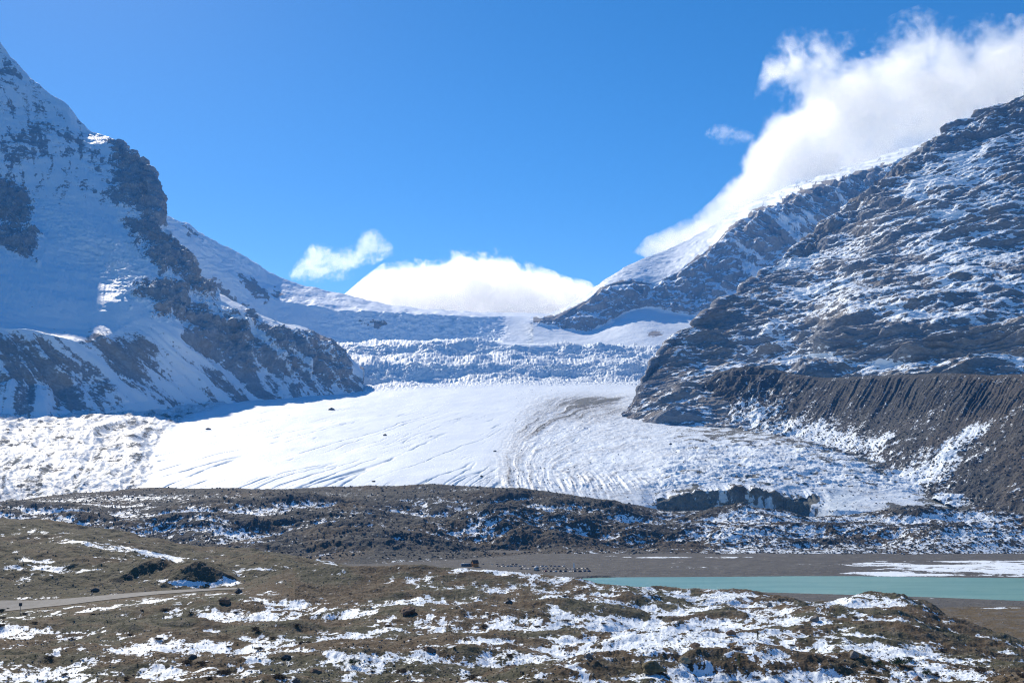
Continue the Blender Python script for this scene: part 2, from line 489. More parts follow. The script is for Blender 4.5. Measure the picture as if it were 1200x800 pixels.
# ---- middle moraine
def build_moraine():
    m2 = [(-350, 618, 1180), (0, 606, 1220), (100, 606, 1230), (200, 612, 1220), (300, 612, 1220), (450, 612, 1220), (600, 612, 1220), (700, 618, 1200), (800, 622, 1190), (1000, 626, 1180), (1200, 630, 1160), (1550, 640, 1130)]
    m3 = [(-350, 590, 1500), (0, 590, 1480), (50, 582, 1500), (110, 577, 1500), (160, 574, 1500), (300, 571.5, 1500), (430, 568, 1500), (520, 567, 1490), (560, 568, 1480), (620, 574, 1450), (680, 585, 1420), (740, 593, 1400), (800, 597, 1385), (880, 599, 1375), (960, 601, 1365), (1040, 600, 1360), (1100, 603, 1345), (1200, 612, 1310), (1550, 630, 1250)]
    m1 = [(-350, 655, 1000), (440, 655, 990), (540, 653, 1020), (620, 650.6, 1062), (1550, 650.6, 1062)]
    V = loft([('w', 920, -7), m1, m2, m3, ('back', 50, -14), ('back', 90, -22)], -350, 1550, dens=1.5, smooth=8)
    x, y = V[..., 0], V[..., 1]
    px, py = PIX(V)
    y0 = np.interp(px, [450, 620], [985, 1062])
    w = sstep(y0, y0 + 70, y)
    top = 1 - .78 * sstep(1290, 1420, y)
    dz = (21 * fbm2(x / 200, y / 120, 2, 81) + 3.6 * (ridge2(x / 80, y / 60, 4, 85) - .35)) * w * top
    dz += .95 * (ridge2(x / 15, y / 13, 4, 91, .62) - .3) * w * (.5 + .5 * top)
    # two steep-backed knolls that stay in shade, at the left
    for hx, hy, hY, wx, wy, hz in [(150, 604, 1240, 62, 26, 13), (215, 600, 1270, 44, 24, 11), (95, 608, 1200, 50, 24, 12), (560, 585, 1380, 130, 40, 9), (560, 622, 1190, 60, 26, 17), (440, 600, 1280, 70, 34, 12), (350, 617, 1200, 60, 20, 10), (700, 610, 1260, 70, 30, 10), (1110, 632, 1130, 60, 14, 10), (850, 610, 1280, 60, 30, 8)]:
        c = P(hx, hy, hY)
        r = ((x - c[0]) / wx) ** 2 + ((y - c[1]) / wy) ** 2
        dz += hz * np.exp(-r * (1 + .35 * n2(x / 40, y / 40, 95))) * w
    V[..., 2] += dz
    px, py = PIX(V)
    N = normals(V)
    low = blur(V[..., 2], 10) - V[..., 2]
    sn = .19 + .17 * np.clip(low, -2.5, 2.5) + .24 * fbm2(x / 70, y / 60, 4, 97) + .25 * (blur(N[..., 0], 8))
    sn += .36 * sstep(660, 900, px) + .10 * sstep(250, 0, px)
    sn += blobs(px, py, [(160, 605, 40, 9, 10, .4), (230, 600, 30, 12, 25, .3), (60, 600, 50, 12, 0, .3), (290, 632, 40, 9, 5, .35), (590, 632, 60, 8, 8, .25), (560, 600, 60, 8, 5, .25), (470, 645, 140, 10, 0, -.5), (640, 640, 80, 8, 0, -.15), (820, 640, 60, 6, 0, -.35), (400, 630, 90, 12, 0, -.3), (1010, 628, 60, 8, 0, -.2), (350, 575, 200, 4, 0, -.3)])
    tint = .35 + .4 * fbm2(x / 90, y / 70, 3, 99) + blobs(px, py, [(720, 632, 70, 10, 0, .7), (520, 618, 25, 8, 0, .7), (830, 640, 60, 8, 0, .5), (1090, 625, 50, 8, 0, .3)])
    m = lambda: terrain_mat('rubble moraine', [(.074, .076, .072), (.098, .080, .060), (.13, .126, .115)], 1.25, n_amp=1.15, width=.05, coarse=5, fine=1.5, var=.75, bump=0.6)
    return ('moraine', V, m, attrs(V, snow=sn, tint=tint), 'dark hummocky rubble moraine ridge between the flats and the glacier')


# ---- glacier
def build_glacier():
    g0 = [(-350, 612, 1440), (0, 604, 1460), (160, 586, 1500), (430, 579, 1510), (560, 579, 1500), (640, 590, 1470), (700, 602, 1440), (745, 604, 1420), (775, 606, 1470), (860, 608, 1482), (950, 608, 1475), (975, 608, 1420), (1040, 608, 1400), (1100, 610, 1380), (1200, 620, 1345), (1550, 640, 1300)]
    g1 = [(-350, 600, 1500), (0, 592, 1500), (160, 578, 1530), (430, 571, 1550), (560, 571, 1545), (640, 580, 1500), (700, 590, 1462), (745, 594, 1445), (770, 592, 1476), (790, 583, 1486), (805, 578, 1488), (830, 574, 1490), (870, 573, 1490), (905, 579, 1488), (930, 584, 1484), (950, 591, 1480), (966, 598, 1440), (1000, 598, 1420), (1050, 600, 1410), (1100, 603, 1395), (1200, 614, 1360), (1550, 630, 1310)]
    g2 = [(-350, 565, 1620), (0, 562, 1620), (160, 562, 1620), (400, 557, 1640), (560, 557, 1630), (640, 563, 1590), (700, 567, 1560), (760, 567, 1550), (800, 566, 1540), (860, 566, 1530), (920, 570, 1530), (960, 572, 1520), (1050, 580, 1500), (1200, 602, 1440), (1550, 615, 1400)]
    g3 = [(-350, 525, 1900), (0, 525, 1900), (160, 535, 1850), (400, 530, 1950), (600, 530, 1950), (700, 540, 1780), (800, 545, 1690), (900, 548, 1660), (1000, 555, 1640), (1100, 572, 1560), (1200, 592, 1500), (1550, 600, 1450)]
    g4 = [(-350, 495, 2200), (0, 499, 2080), (100, 499, 2200), (200, 503, 2330), (400, 500, 2400), (600, 500, 2400), (740, 503, 2250), (850, 513, 2050), (950, 522, 1900), (1050, 548, 1700), (1200, 580, 1560), (1550, 590, 1500)]
    g5 = [(-350, 475, 2700), (0, 480, 2350), (100, 480, 2560), (200, 479, 2800), (400, 475, 2950), (600, 474, 2950), (740, 478, 2750), (850, 490, 2450), (1000, 505, 2200), (1200, 540, 1800), (1550, 540, 1700)]
    g6 = [(-350, 462, 3400), (300, 461, 3550), (420, 459, 3600), (500, 453, 3660), (600, 448, 3700), (740, 451, 3620), (800, 460, 3300), (1000, 480, 2800), (1550, 500, 2300)]
    g65 = [(-350, 456, 3600), (300, 454, 3750), (420, 452, 3830), (500, 447, 3880), (600, 444, 3900), (740, 444, 3850), (800, 450, 3500), (1000, 470, 3100), (1550, 490, 2600)]
    g7 = [(-350, 435, 3800), (300, 432, 3880), (420, 429, 3940), (500, 426.5, 3985), (600, 425.5, 4000), (700, 428, 3990), (760, 432, 3950), (1000, 450, 3400), (1550, 470, 3000)]
    g8 = [(-350, 424, 4200), (300, 422, 4280), (420, 420, 4330), (600, 419, 4360), (700, 421, 4330), (760, 424, 4250), (1000, 440, 3700), (1550, 460, 3300)]
    g9 = [(-350, 412, 4350), (300, 409, 4430), (410, 406.5, 4480), (470, 402.5, 4500), (520, 400, 4520), (600, 402, 4520), (700, 407, 4490), (760, 411, 4440), (1000, 430, 3900), (1550, 450, 3500)]
    g10 = [(-350, 408, 5400), (410, 403, 5500), (520, 400.5, 5500), (600, 402, 5450), (760, 410, 5300), (1000, 425, 4700), (1550, 440, 4300)]
    V = loft([('w', 1330, 0), g0, g1, g2, g3, g4, g5, g6, g65, g7, g8, g9, g10, ('back', 600, -40)], -350, 1550, step=.8, dens=1.5, smooth=5)
    x, y = V[..., 0].copy(), V[..., 1].copy()
    px, py = PIX(V)
    # left margin of clean ice, photo x as a function of photo y
    edge = np.interp(py, [455, 465, 475, 487, 500, 515, 530, 545, 560, 575, 590], [330, 300, 262, 225, 205, 190, 186, 185, 176, 163, 155])
    edge = edge + 4 * fbm2(py / 9, px / 60, 3, 101)
    lat = sstep(6, -10, px - edge) * sstep(600, 1500, y)            # left lateral moraine apron
    icefall = sstep(449, 446, py) * sstep(397, 400, py)
    steep = np.clip(np.exp(-((py - 437 + 3 * n2(px / 26, py / 30, 106)) / 9.) ** 2) + np.exp(-((py - 410 + 3 * n2(px / 22, py / 30, 107)) / 7.5) ** 2), 0, 1) * (y > 3600)
    ramp = np.exp(-((px - 610) / 34) ** 2) * sstep(415, 404, py)
    right = sstep(575, 640, px + (py - 500) * .55) * sstep(455, 470, py)      # debris covered right half
    rdeb = sstep(745, 800, px + (py - 540) * .4)
    # crevasse fields
    cz = ridge2((x + .3 * y) / 75, y / 22, 4, 111, .6) - .3
    cz2 = ridge2(x / 18, y / 13, 4, 117, .65) - .3
    steep = steep * np.clip(.70 + 1.6 * fbm2(x / 260, y / 160, 4, 119), 0, 1.3)
    dz = steep * (7 * cz + 3.2 * cz2 + 6 * (ridge2(x / 190, y / 60, 2, 118) - .4)) * (1 - .85 * ramp) + sstep(3600, 3900, y) * sstep(5200, 4700, y) * (26 * fbm2(x / 230, y / 210, 3, 108) + 7 * fbm2(x / 60, y / 40, 3, 109)) * (1 - .8 * ramp)
    dz += (1 - steep) * sstep(3500, 3700, y) * 4.5 * cz2 * (1 - ramp)
    # gentle swells on the tongue, long diagonal melt channels
    dz += 2.2 * fbm2(x / 160, y / 260, 3, 121) * (y < 3600)
    a = x * .97 - y * .24                     # across the channels
    b = x * .24 + y * .97
    wob = 16 * fbm2(x / 240, y / 420, 2, 125) + 3.5 * fbm2(x / 40, y / 70, 3, 126)
    ch = np.abs(n2((a + wob) / 44, b / 1300, 131))
    ch = np.exp(-(ch / .030) ** 2) * sstep(-.35, .15, n2(x / 160, y / 260, 133)) * sstep(3000, 2400, y)
    ch2 = np.exp(-(np.abs(n2((a + wob) / 24, b / 800, 137)) / .02) ** 2) * sstep(0, .35, n2(x / 130, y / 240, 139)) * sstep(3300, 2500, y)
    ch = np.clip(ch + .6 * ch2, 0, 1) * (1 - lat) * (1 - sstep(560, 620, px)) * (py < 574)
    ch *= .45 + .55 * sstep(-.25, .2, fbm2(x / 34, y / 70, 3, 134))
    dz -= 3.4 * ch
    # debris-ridged right half: distance from the curved medial line, and the way along it
    line = np.array([(765, 450), (735, 453), (700, 458), (662, 468), (628, 484), (600, 504), (584, 528), (582, 556), (590, 580)], float)
    best = np.full(px.shape, 1e9); fd = np.zeros(px.shape); fs = np.zeros(px.shape); acc = 0
    for (ax, ay), (bx, by) in zip(line[:-1], line[1:]):
        ex, ey = bx - ax, by - ay; LL = math.hypot(ex, ey)
        t = np.clip(((px - ax) * ex + (py - ay) * ey) / LL ** 2, 0, 1)
        qx, qy = px - ax - t * ex, py - ay - t * ey
        dd = np.hypot(qx, qy); m_ = dd < best
        fd = np.where(m_, np.sign(qy * ex - qx * ey) * -dd, fd); fs = np.where(m_, acc + t * LL, fs); best = np.where(m_, dd, best); acc += LL
    fd = fd + 4 * fbm2(px / 40, py / 16, 3, 143)
    q = fd * 5.0
    strk = fbm2(fd / 5.5, fs / 90, 5, 144, .62)
    rz = right * (1.6 * strk * (.5 + .5 * sstep(560, 500, py)) * (1 - .85 * rdeb) + 1.3 * fbm2(x / 18, y / 22, 4, 145, .6))
    dz += rz * (1 - .5 * rdeb)
    # fluted snout
    flute = np.exp(-((px - 690) / 95.) ** 2) * sstep(545, 566, py) * sstep(600, 590, py)
    fl = ridge2((x + .35 * (V[..., 2] - 60)) / 11, y / 160, 2, 151) - .4
    dz += flute * 2.3 * fl
    fl2 = np.exp(-((px - 985) / 22.) ** 2) * sstep(570, 578, py)
    dz += fl2 * 1.6 * fl
    dz += rdeb * sstep(2300, 1800, y) * (4.2 * (ridge2(x / 90, y / 60, 4, 155) - .35) + 1.6 * fbm2(x / 14, y / 14, 5, 157, .66))
    # left apron: diagonal ridges
    e = (x * .6 + V[..., 2] * 1.1)
    dz += lat * (7.5 * (ridge2(e / 46, (x - y) / 420, 3, 161) - .3) + 1.7 * fbm2(x / 20, y / 26, 4, 165, .58) - 6 * np.exp(-((px - edge) / 10.) ** 2))
    dz *= sstep(1500, 1560, y) * .75 + .25
    dz += 5.5 * fbm2(x / 24, x / 90, 4, 173, .6) * sstep(750, 775, px) * sstep(985, 960, px) * np.exp(-((y - 1492) / 22.) ** 2) * (py < 590)
    V[..., 2] += dz
    # ice cliff face: crinkled along the sight line
    cliff = sstep(766, 776, px) * sstep(966, 952, px) * sstep(1468, 1474, y) * sstep(1494, 1489, y) * (py > 571)
    V[..., 1] += cliff * (9 * fbm2(x / 26, V[..., 2] / 60, 3, 171) + 2.2 * fbm2(x / 6, V[..., 2] / 9, 3, 175))
    px, py = PIX(V)
    N = normals(V)
    sn = 1.15 + 0 * px
    sn = sn - lat * (.52 + .30 * fbm2(x / 60, y / 80, 4, 181) - .25 * fbm2(e / 9, (x - y) / 160, 3, 183)) + lat * .45 * (blur(N[..., 2], 2) - .80)
    med = np.exp(-((fd - 9) / 20.) ** 2) * sstep(10, 60, fs) * sstep(290, 190, fs)
    sn -= right * (1 - rdeb) * (.12 + .55 * med + .50 * strk * (.35 + .65 * med))
    sn -= rdeb * (.42 + .62 * fbm2(x / 40, y / 34, 6, 187, .68))
    f1y = np.interp(px, [820, 880, 950, 1020, 1100, 1200], [500, 500, 514, 536, 566, 606])
    sn -= .45 * np.exp(-((py - f1y) / 16.) ** 2) * sstep(790, 860, px)
    sn += blobs(px, py, [(870, 530, 90, 26, 0, .28), (960, 545, 70, 20, 0, .15), (1000, 585, 40, 12, 0, .55), (1080, 555, 60, 14, -30, .5), (1110, 530, 40, 10, -35, .4), (840, 512, 50, 5, 5, -.2), (1000, 520, 60, 8, 0, -.25), (1130, 585, 60, 14, -25, -.5), (1060, 535, 30, 8, -35, -.35), (750, 545, 60, 16, 0, .25)])
    cbl = blobs(px, py, [(846, 583, 16, 9, 20, .7), (884, 585, 20, 8, 0, .6), (905, 588, 10, 7, 0, .4), (815, 590, 8, 8, 0, .3), (860, 595, 60, 3, 0, .6)])
    sn = np.where(cliff > .3, -.1 + cbl + .6 * fbm2(x / 14, V[..., 2] / 30, 3, 189), sn)
    ice = .85 * steep * np.clip(.75 - .9 * cz2, 0, 1) * (1 - ramp) + .9 * ch + .15 * icefall * (1 - ramp)
    ice += fl2 * .4
    ice = np.where(cliff > .3, .9, ice)
    dirt = np.clip(right * (.26 + .6 * med + .45 * strk) * (1 - rdeb) + rdeb * (.12 + .45 * fbm2(x / 50, y / 40, 4, 193)) + lat * .50 + flute * .10, 0, .9)
    m = lambda: terrain_mat('glacier ice and snow', [(.15, .16, .15), (.13, .125, .12), (.20, .20, .185)], 1.8, n_amp=0.7, width=.07, coarse=6, fine=1.8, var=.5, bump=0.4, debris=(.30, .29, .28))
    return ('glacier', V, m, attrs(V, snow=sn, ice=np.clip(ice, 0, 1), dirt=np.clip(dirt, 0, .9), tint=.4 + .0 * px),
                       'broad white valley glacier with melt channels, icefalls and a debris covered snout')


# ---- mountains
def strata(V, N, amp, period, tilt=(0, 0), warp=1.0, seed=0, sharp=3.0):
    """Step the face outwards and inwards like beds of rock."""
    h = V[..., 2] + tilt[0] * V[..., 0] + tilt[1] * V[..., 1]
    h = h + warp * period * fbm3(V[..., 0] / 700, V[..., 1] / 700, V[..., 2] / 700, 3, seed)
    t = h / period
    fr = t - np.floor(t)
    st = sstep(.0, 1 / sharp, fr) - fr
    return amp * st


def left_mountain():
    Lb = [(-350, 545, 2000), (-100, 515, 2300), (0, 508, 2110), (60, 503, 2210), (100, 495, 2360), (200, 485, 2800), (300, 477, 3160), (425, 470, 3560)]
    L0 = [(-350, 520, 2050), (-100, 498, 2280), (0, 490, 2190), (60, 486, 2290), (100, 479, 2440), (150, 475, 2640), (200, 471, 2840), (300, 466, 3200), (380, 461, 3440), (425, 459, 3600)]
    L1 = [(-350, 470, 2200), (0, 455, 2360), (60, 452, 2440), (100, 448, 2560), (150, 445, 2700), (200, 440, 2900), (300, 440, 3300), (360, 442, 3450), (400, 446, 3560), (425, 454, 3620)]
    L2 = [(-350, 400, 2450), (0, 380, 2490), (35, 382, 2530), (70, 394, 2560), (105, 403, 2650), (135, 388, 2780), (155, 376, 2870), (180, 374, 2930), (215, 388, 2980), (260, 392, 3300), (330, 402, 3450), (380, 414, 3560), (405, 427, 3620), (425, 446, 3640)]
    L3 = [(-350, 370, 2700), (0, 366, 2600), (40, 377, 2640), (95, 383, 2740), (122, 362, 2880), (142, 341, 2990), (165, 332, 3060), (200, 340, 3140), (240, 360, 3290), (300, 377, 3480), (360, 393, 3580), (400, 414, 3640), (425, 440, 3660)]
    L4 = [(-350, 260, 3500), (0, 240, 3620), (50, 236, 3640), (100, 240, 3640), (130, 252, 3620), (160, 268, 3580), (190, 288, 3530), (220, 317, 3490), (250, 345, 3470), (300, 369, 3540), (360, 387, 3650), (400, 406, 3700), (425, 435, 3700)]
    L5 = [(-350, 40, 4600), (-100, 0, 4450), (-50, 14, 4400), (-20, 32, 4360), (0, 51, 4330), (10, 62, 4320), (22, 76, 4300), (40, 96, 4280), (60, 110, 4260), (80, 121, 4240), (92, 138, 4220), (104, 150, 4200), (120, 158, 4180), (132, 164, 4150), (140, 176, 4120), (154, 182, 4080), (160, 190, 4060), (168, 196, 4040), (178, 204, 4010), (183, 212, 3990), (184, 232, 3940), (187, 252, 3880), (190, 264, 3840), (205, 290, 3760), (214, 300, 3720), (225, 311, 3680), (243, 336, 3620), (270, 351, 3620), (300, 365, 3640), (330, 376, 3680), (360, 385, 3740), (390, 399, 3760), (405, 413, 3760), (425, 431, 3760)]
    V = loft([Lb, L0, L1, L2, L3, L4, L5, ('back', 150, -160), ('back', 500, -300)], -350, 425, step=.7, dens=1.25, smooth=4)
    x, y, z = V[..., 0], V[..., 1], V[..., 2]
    px, py = PIX(V)
    N = normals(np.stack([blur(V[..., i], 10) for i in range(3)], -1))
    wpx = px + 9 * fbm2(px / 26, py / 26, 5, 201, .6); wpy = py + 9 * fbm2(px / 26, py / 26, 5, 205, .6)
    rocks = np.full(px.shape, -99.)
    for poly in [[(132, 168), (150, 172), (166, 190), (186, 205), (192, 262), (180, 268), (160, 250), (140, 232), (150, 210), (134, 196)],
                 [(150, 255), (185, 262), (196, 276), (250, 338), (240, 350), (215, 335), (185, 318), (176, 300), (150, 268)],
                 [(-60, 214), (8, 215), (20, 222), (33, 236), (32, 264), (12, 268), (-60, 264)],
                 [(-60, 275), (30, 272), (45, 285), (40, 300), (10, 300), (-60, 300)],
                 [(150, 340), (190, 334), (212, 345), (214, 362), (196, 366), (170, 352)],
                 [(222, 372), (244, 362), (300, 378), (360, 395), (402, 418), (406, 448), (380, 446), (330, 432), (280, 418), (236, 400)],
                 ]:
        rocks = np.maximum(rocks, poly_sd(wpx, wpy, poly))
    rock = sstep(-13, 13, rocks + 5 * fbm3(x / 40, y / 40, z / 40, 4, 209, .6))
    # scattered outcrops on the upper face
    up = blobs(px, py, [(22, 178, 24, 24, 20, .9), (12, 85, 16, 14, 50, .55), (75, 165, 22, 18, 40, .5), (45, 150, 20, 20, 50, .5), (100, 180, 16, 12, 40, .45), (118, 200, 18, 22, 40, .55), (140, 225, 14, 20, 30, .5), (5, 125, 16, 12, 0, .4), (230, 370, 40, 14, 25, .5), (15, 255, 30, 12, 10, .4)])
    low = blobs(px, py, [(55, 432, 44, 22, 40, 1.1), (140, 425, 16, 34, -35, .8), (165, 418, 14, 26, -40, .6), (10, 450, 14, 24, -35, .6), (8, 395, 20, 12, 20, .4)])
    strip = x * .72 + z * .70                # across the down-right streaks
    along = x * .7 - z * .7
    streak = fbm2(strip / 26, along / 420, 4, 211, .6)
    ice = blobs(px, py, [(110, 290, 60, 26, 25, 1.0), (150, 310, 40, 20, 30, .6), (60, 250, 40, 14, 20, .4)])
    # displacement
    d = 17 * fbm3(x / 420, y / 420, z / 420, 4, 221) + 3.6 * fbm3(x / 75, y / 75, z / 75, 4, 225, .5)
    d += (rock + .35 * np.clip(up, 0, 1)) * (strata(V, N, 15, 52, (.12, .0), .5, 231) + 24 * (ridge3(x / 62, y / 62, z / 420, 4, 235, .55) - .5) + 4 * fbm3(x / 14, y / 14, z / 34, 3, 237))
    d += np.clip(low + .25, 0, 1) * sstep(375, 400, py) * 9 * streak
    d += sstep(372, 400, py) * (px < 330) * 16 * (ridge2(strip / 95, along / 900, 3, 241) - .35)
    d += np.clip(ice, 0, 1) * (9 * (ridge3(x / 40, y / 40, z / 18, 3, 245) - .4))
    d += 2.5 * sstep(380, 340, py) * (ridge2((x + .7 * z) / 60, (x - z) / 700, 4, 227, .6) - .4)
    d *= sstep(0, 1, (V[..., 2] - 150) / 120) * .8 + .2
    V = V + N * d[..., None]
    px2, py2 = PIX(V)
    Nf = normals(V)
    sn = 1.0 - 1.25 * rock - (.62 + .5 * fbm3(x / 120, y / 120, z / 30, 4, 261)) * np.clip(up, 0, 1.2) * 1.3 - .80 * np.clip(low, 0, 1.2)
    sn += (.9 * rock + .45 * np.clip(up, 0, 1)) * sstep(.55, .9, Nf[..., 2])
    sn += .42 * streak * sstep(370, 400, py) - .10 * sstep(372, 400, py) + .16 * fbm3(x / 90, y / 90, z / 90, 4, 251) - .18 * sstep(372, 400, py)
    sn -= .45 * (py > 380) * sstep(210, 260, px) * (fbm2(strip / 40, along / 160, 4, 255) > .05)
    rib = ridge2((x + .55 * z) / 52, (z - .3 * x) / 210, 4, 267, .6)
    sn -= .42 * sstep(1.05, 1.6, rib + .5 * fbm3(x / 200, y / 200, z / 90, 3, 269)) * sstep(262, 235, py) * (1 - .6 * np.clip(ice, 0, 1))
    wall = sstep(-4, 6, poly_sd(wpx, wpy, [(205, 362), (240, 350), (300, 370), (360, 388), (406, 414), (412, 458), (380, 456), (330, 444), (270, 428), (215, 412)]))
    wsn = .42 + .75 * fbm2(strip / 38, along / 300, 5, 263, .6) + .9 * (blur(Nf[..., 2], 1) - .62)
    sn = sn * (1 - wall) + wsn * wall
    sn += .30 * fbm2(strip / 12, along / 160, 4, 265, .6) * sstep(390, 410, py)
    tint = .45 + .5 * fbm3(x / 160, y / 160, z / 60, 3, 257) + .35 * np.clip(low, 0, 1)
    ice_ao = np.clip(ice, 0, 1) * np.clip(.55 + 1.1 * (ridge3(x / 40, y / 40, z / 18, 3, 245) - .2) * -1, 0, 1)  # blue ice colour, also painting occlusion shade into the crevasse hollows
    m = lambda: terrain_mat('shaded mountain face', [(.275, .29, .31), (.30, .28, .265), (.37, .38, .39)], 3.2, n_amp=0.85, width=.10, coarse=8, fine=2.0, var=.5, bump=0.5, stretch=(1, 1, 1.4))
    return ('mountain', V, m, attrs(V, snow=sn, tint=tint, ice=ice_ao * .7),
                       'steep snow plastered mountain in blue shade at the left of the glacier')


def right_mountain():
    Rb = [(730, 512, 2400), (740, 508, 2400), (800, 525, 2230), (900, 525, 2150), (1000, 525, 2100), (1100, 520, 2000), (1550, 520, 1600)]
    R1 = [(730, 494, 2500), (740, 490, 2480), (752, 474, 2520), (800, 452, 2600), (850, 440, 2560), (880, 442, 2480), (900, 443, 2430), (960, 444, 2340), (1000, 445, 2270), (1100, 443, 2130), (1200, 442, 2010), (1550, 437, 1700)]
    R15 = [(730, 492, 2510), (740, 487, 2490), (752, 466, 2550), (800, 438, 2680), (850, 424, 2700), (900, 428, 2580), (960, 436, 2430), (1000, 434, 2330), (1100, 434, 2180), (1200, 432, 2070), (1550, 425, 1760)]
    R2 = [(730, 490, 2520), (740, 484, 2500), (752, 460, 2580), (800, 420, 2760), (850, 402, 2820), (900, 402, 2740), (950, 410, 2560), (1000, 398, 2400), (1100, 386, 2250), (1200, 380, 2140), (1550, 370, 1850)]
    R3 = [(730, 488, 2530), (740, 482, 2520), (752, 455, 2620), (800, 402, 2860), (850, 376, 3000), (900, 350, 3080), (1000, 324, 2900), (1100, 304, 2760), (1200, 292, 2640), (1550, 250, 2350)]
    R4 = [(730, 487, 2540), (740, 480.5, 2530), (752, 452, 2640), (800, 396, 2900), (850, 365, 3060), (900, 322, 3260), (950, 298, 3340), (1000, 266, 3330), (1050, 226, 3290), (1100, 192, 3260), (1150, 168, 3220), (1200, 152, 3170), (1550, 20, 2900)]
    R5 = [(730, 486, 2550), (740, 479, 2540), (745, 468, 2580), (752, 450, 2650), (760, 431, 2700), (790, 401, 2880), (806, 392, 2930), (820, 379, 2980), (834, 373, 3020), (850, 360, 3080), (866, 351, 3120), (880, 335, 3180), (905, 314, 3290), (940, 286, 3400), (975, 259, 3440), (1010, 232, 3440), (1040, 214, 3430), (1060, 192, 3410), (1080, 178, 3390), (1110, 150, 3370), (1135, 143, 3350), (1160, 128, 3330), (1200, 111, 3300), (1550, -120, 3100)]
    V = loft([Rb, R1, R15, R2, R3, R4, R5, ('back', 150, -120), ('back', 600, -400)], 730, 1550, step=.7, dens=1.25, smooth=4)
    x, y, z = V[..., 0], V[..., 1], V[..., 2]
    px, py = PIX(V)
    N = normals(np.stack([blur(V[..., i], 10) for i in range(3)], -1))
    edge = sstep(736, 800, px)
    tilt = (-.10, .10)
    d = (26 * fbm3(x / 330, y / 330, z / 330, 4, 301) + 8 * (ridge2((x * .5 + z * .9) / 210, (x * .9 - z * .5) / 700, 4, 303, .55) - .4)) * edge
    st = (strata(V, N, 1.0, 74, tilt, .7, 311, 5.0) * sstep(-.5, .4, fbm3(x / 160, y / 160, z / 90, 4, 312)) + .55 * strata(V, N, 1.0, 27, tilt, 1.0, 315, 4.5) * sstep(-.3, .4, fbm3(x / 90, y / 90, z / 50, 4, 316)) + .2 * strata(V, N, 1.0, 11, tilt, 1.0, 318, 2.5))
    lower = sstep(890, 990, px + 60) * np.exp(-((py - 412) / 26.) ** 2)
    amp = 17 + 28 * lower + 8 * fbm3(x / 260, y / 260, z / 260, 3, 317)
    d += st * amp * (.35 + .65 * edge)
    dip = (x * .45 + z * .75) ; dal = (x * .8 - z * .45)
    d += 6 * (ridge2(dip / 85, dal / 420, 4, 321, .55) - .4) * (1 - .6 * lower) * (.3 + .7 * edge)
    d += 2.5 * (ridge3(x / 52, y / 52, z / 20, 6, 331, .66) - .4)
    d += np.exp(-((py - np.interp(px, [880, 950, 1000, 1050, 1100, 1150, 1200], [326, 292, 256, 218, 182, 156, 136])) / 14) ** 2) * sstep(900, 960, px) * (20 * strata(V, N, 1.0, 80, (0, 0), .6, 335, 2.5) + 12 * (ridge3(x / 60, y / 60, z / 200, 3, 337) - .4))
    V = V + N * d[..., None]
    Nf = normals(V); nz = blur(Nf[..., 2], 1)
    sn = .36 + 1.15 * (nz - .70) + .46 * fbm3(x / 210, y / 210, z / 80, 5, 341, .55) + .34 * fbm2(dip / 22, dal / 120, 5, 343, .62)
    sn += .08 * sstep(880, 960, px) * sstep(345, 310, py)
    sn += blobs(px, py, [(905, 395, 30, 16, 20, .35), (960, 420, 50, 12, 18, .55), (920, 432, 30, 6, 10, .5), (1010, 432, 70, 5, 4, .6), (1160, 436, 50, 3.5, 0, .9), (1060, 434, 40, 4, 0, .5), (800, 405, 16, 18, 45, .25), (1150, 190, 70, 22, -25, .5), (1100, 225, 60, 18, -25, .4), (1180, 250, 60, 30, 0, .25), (970, 345, 60, 16, -25, .3), (1070, 375, 50, 6, 0, .5), (1130, 330, 60, 20, 0, .3), (910, 318, 20, 5, -40, .5), (960, 335, 40, 10, -20, .3), (1120, 255, 24, 5, 10, .5),
                         (780, 465, 30, 30, 0, -.25), (840, 400, 14, 30, 0, -.6), (850, 470, 50, 30, 0, -.2), (1080, 410, 110, 14, 0, -.35), (940, 310, 70, 30, -35, .10), (900, 365, 40, 18, -20, -.08), (1000, 385, 60, 8, 0, -.25), (1050, 200, 50, 10, -32, -.25), (960, 265, 40, 12, -38, -.1)])
    nose = np.exp(-((px - 800) / 55.) ** 2 - ((py - 445) / 50.) ** 2)
    sn += nose * (-.06 + .6 * fbm2((px * .55 + py * .83) / 4.5, (px * .83 - py * .55) / 40, 4, 349))
    tint = .4 + .45 * fbm3(x / 200, y / 200, z / 60, 3, 351) + blobs(px, py, [(845, 405, 16, 34, 0, .9), (800, 450, 50, 40, 0, .35), (1100, 415, 80, 8, 0, .2)])
    m = lambda: terrain_mat('banded limestone slope', [(.200, .212, .23), (.22, .205, .19), (.30, .31, .325)], 2.7, n_amp=1.25, width=.09, coarse=5, fine=1.8, var=.65, bump=0.5, stretch=(.6, .6, 1.5), rot=(0, .35, 0))
    return ('mountain', V, m, attrs(V, snow=sn, tint=tint), 'dark banded rock mountain dusted with snow at the right of the glacier')


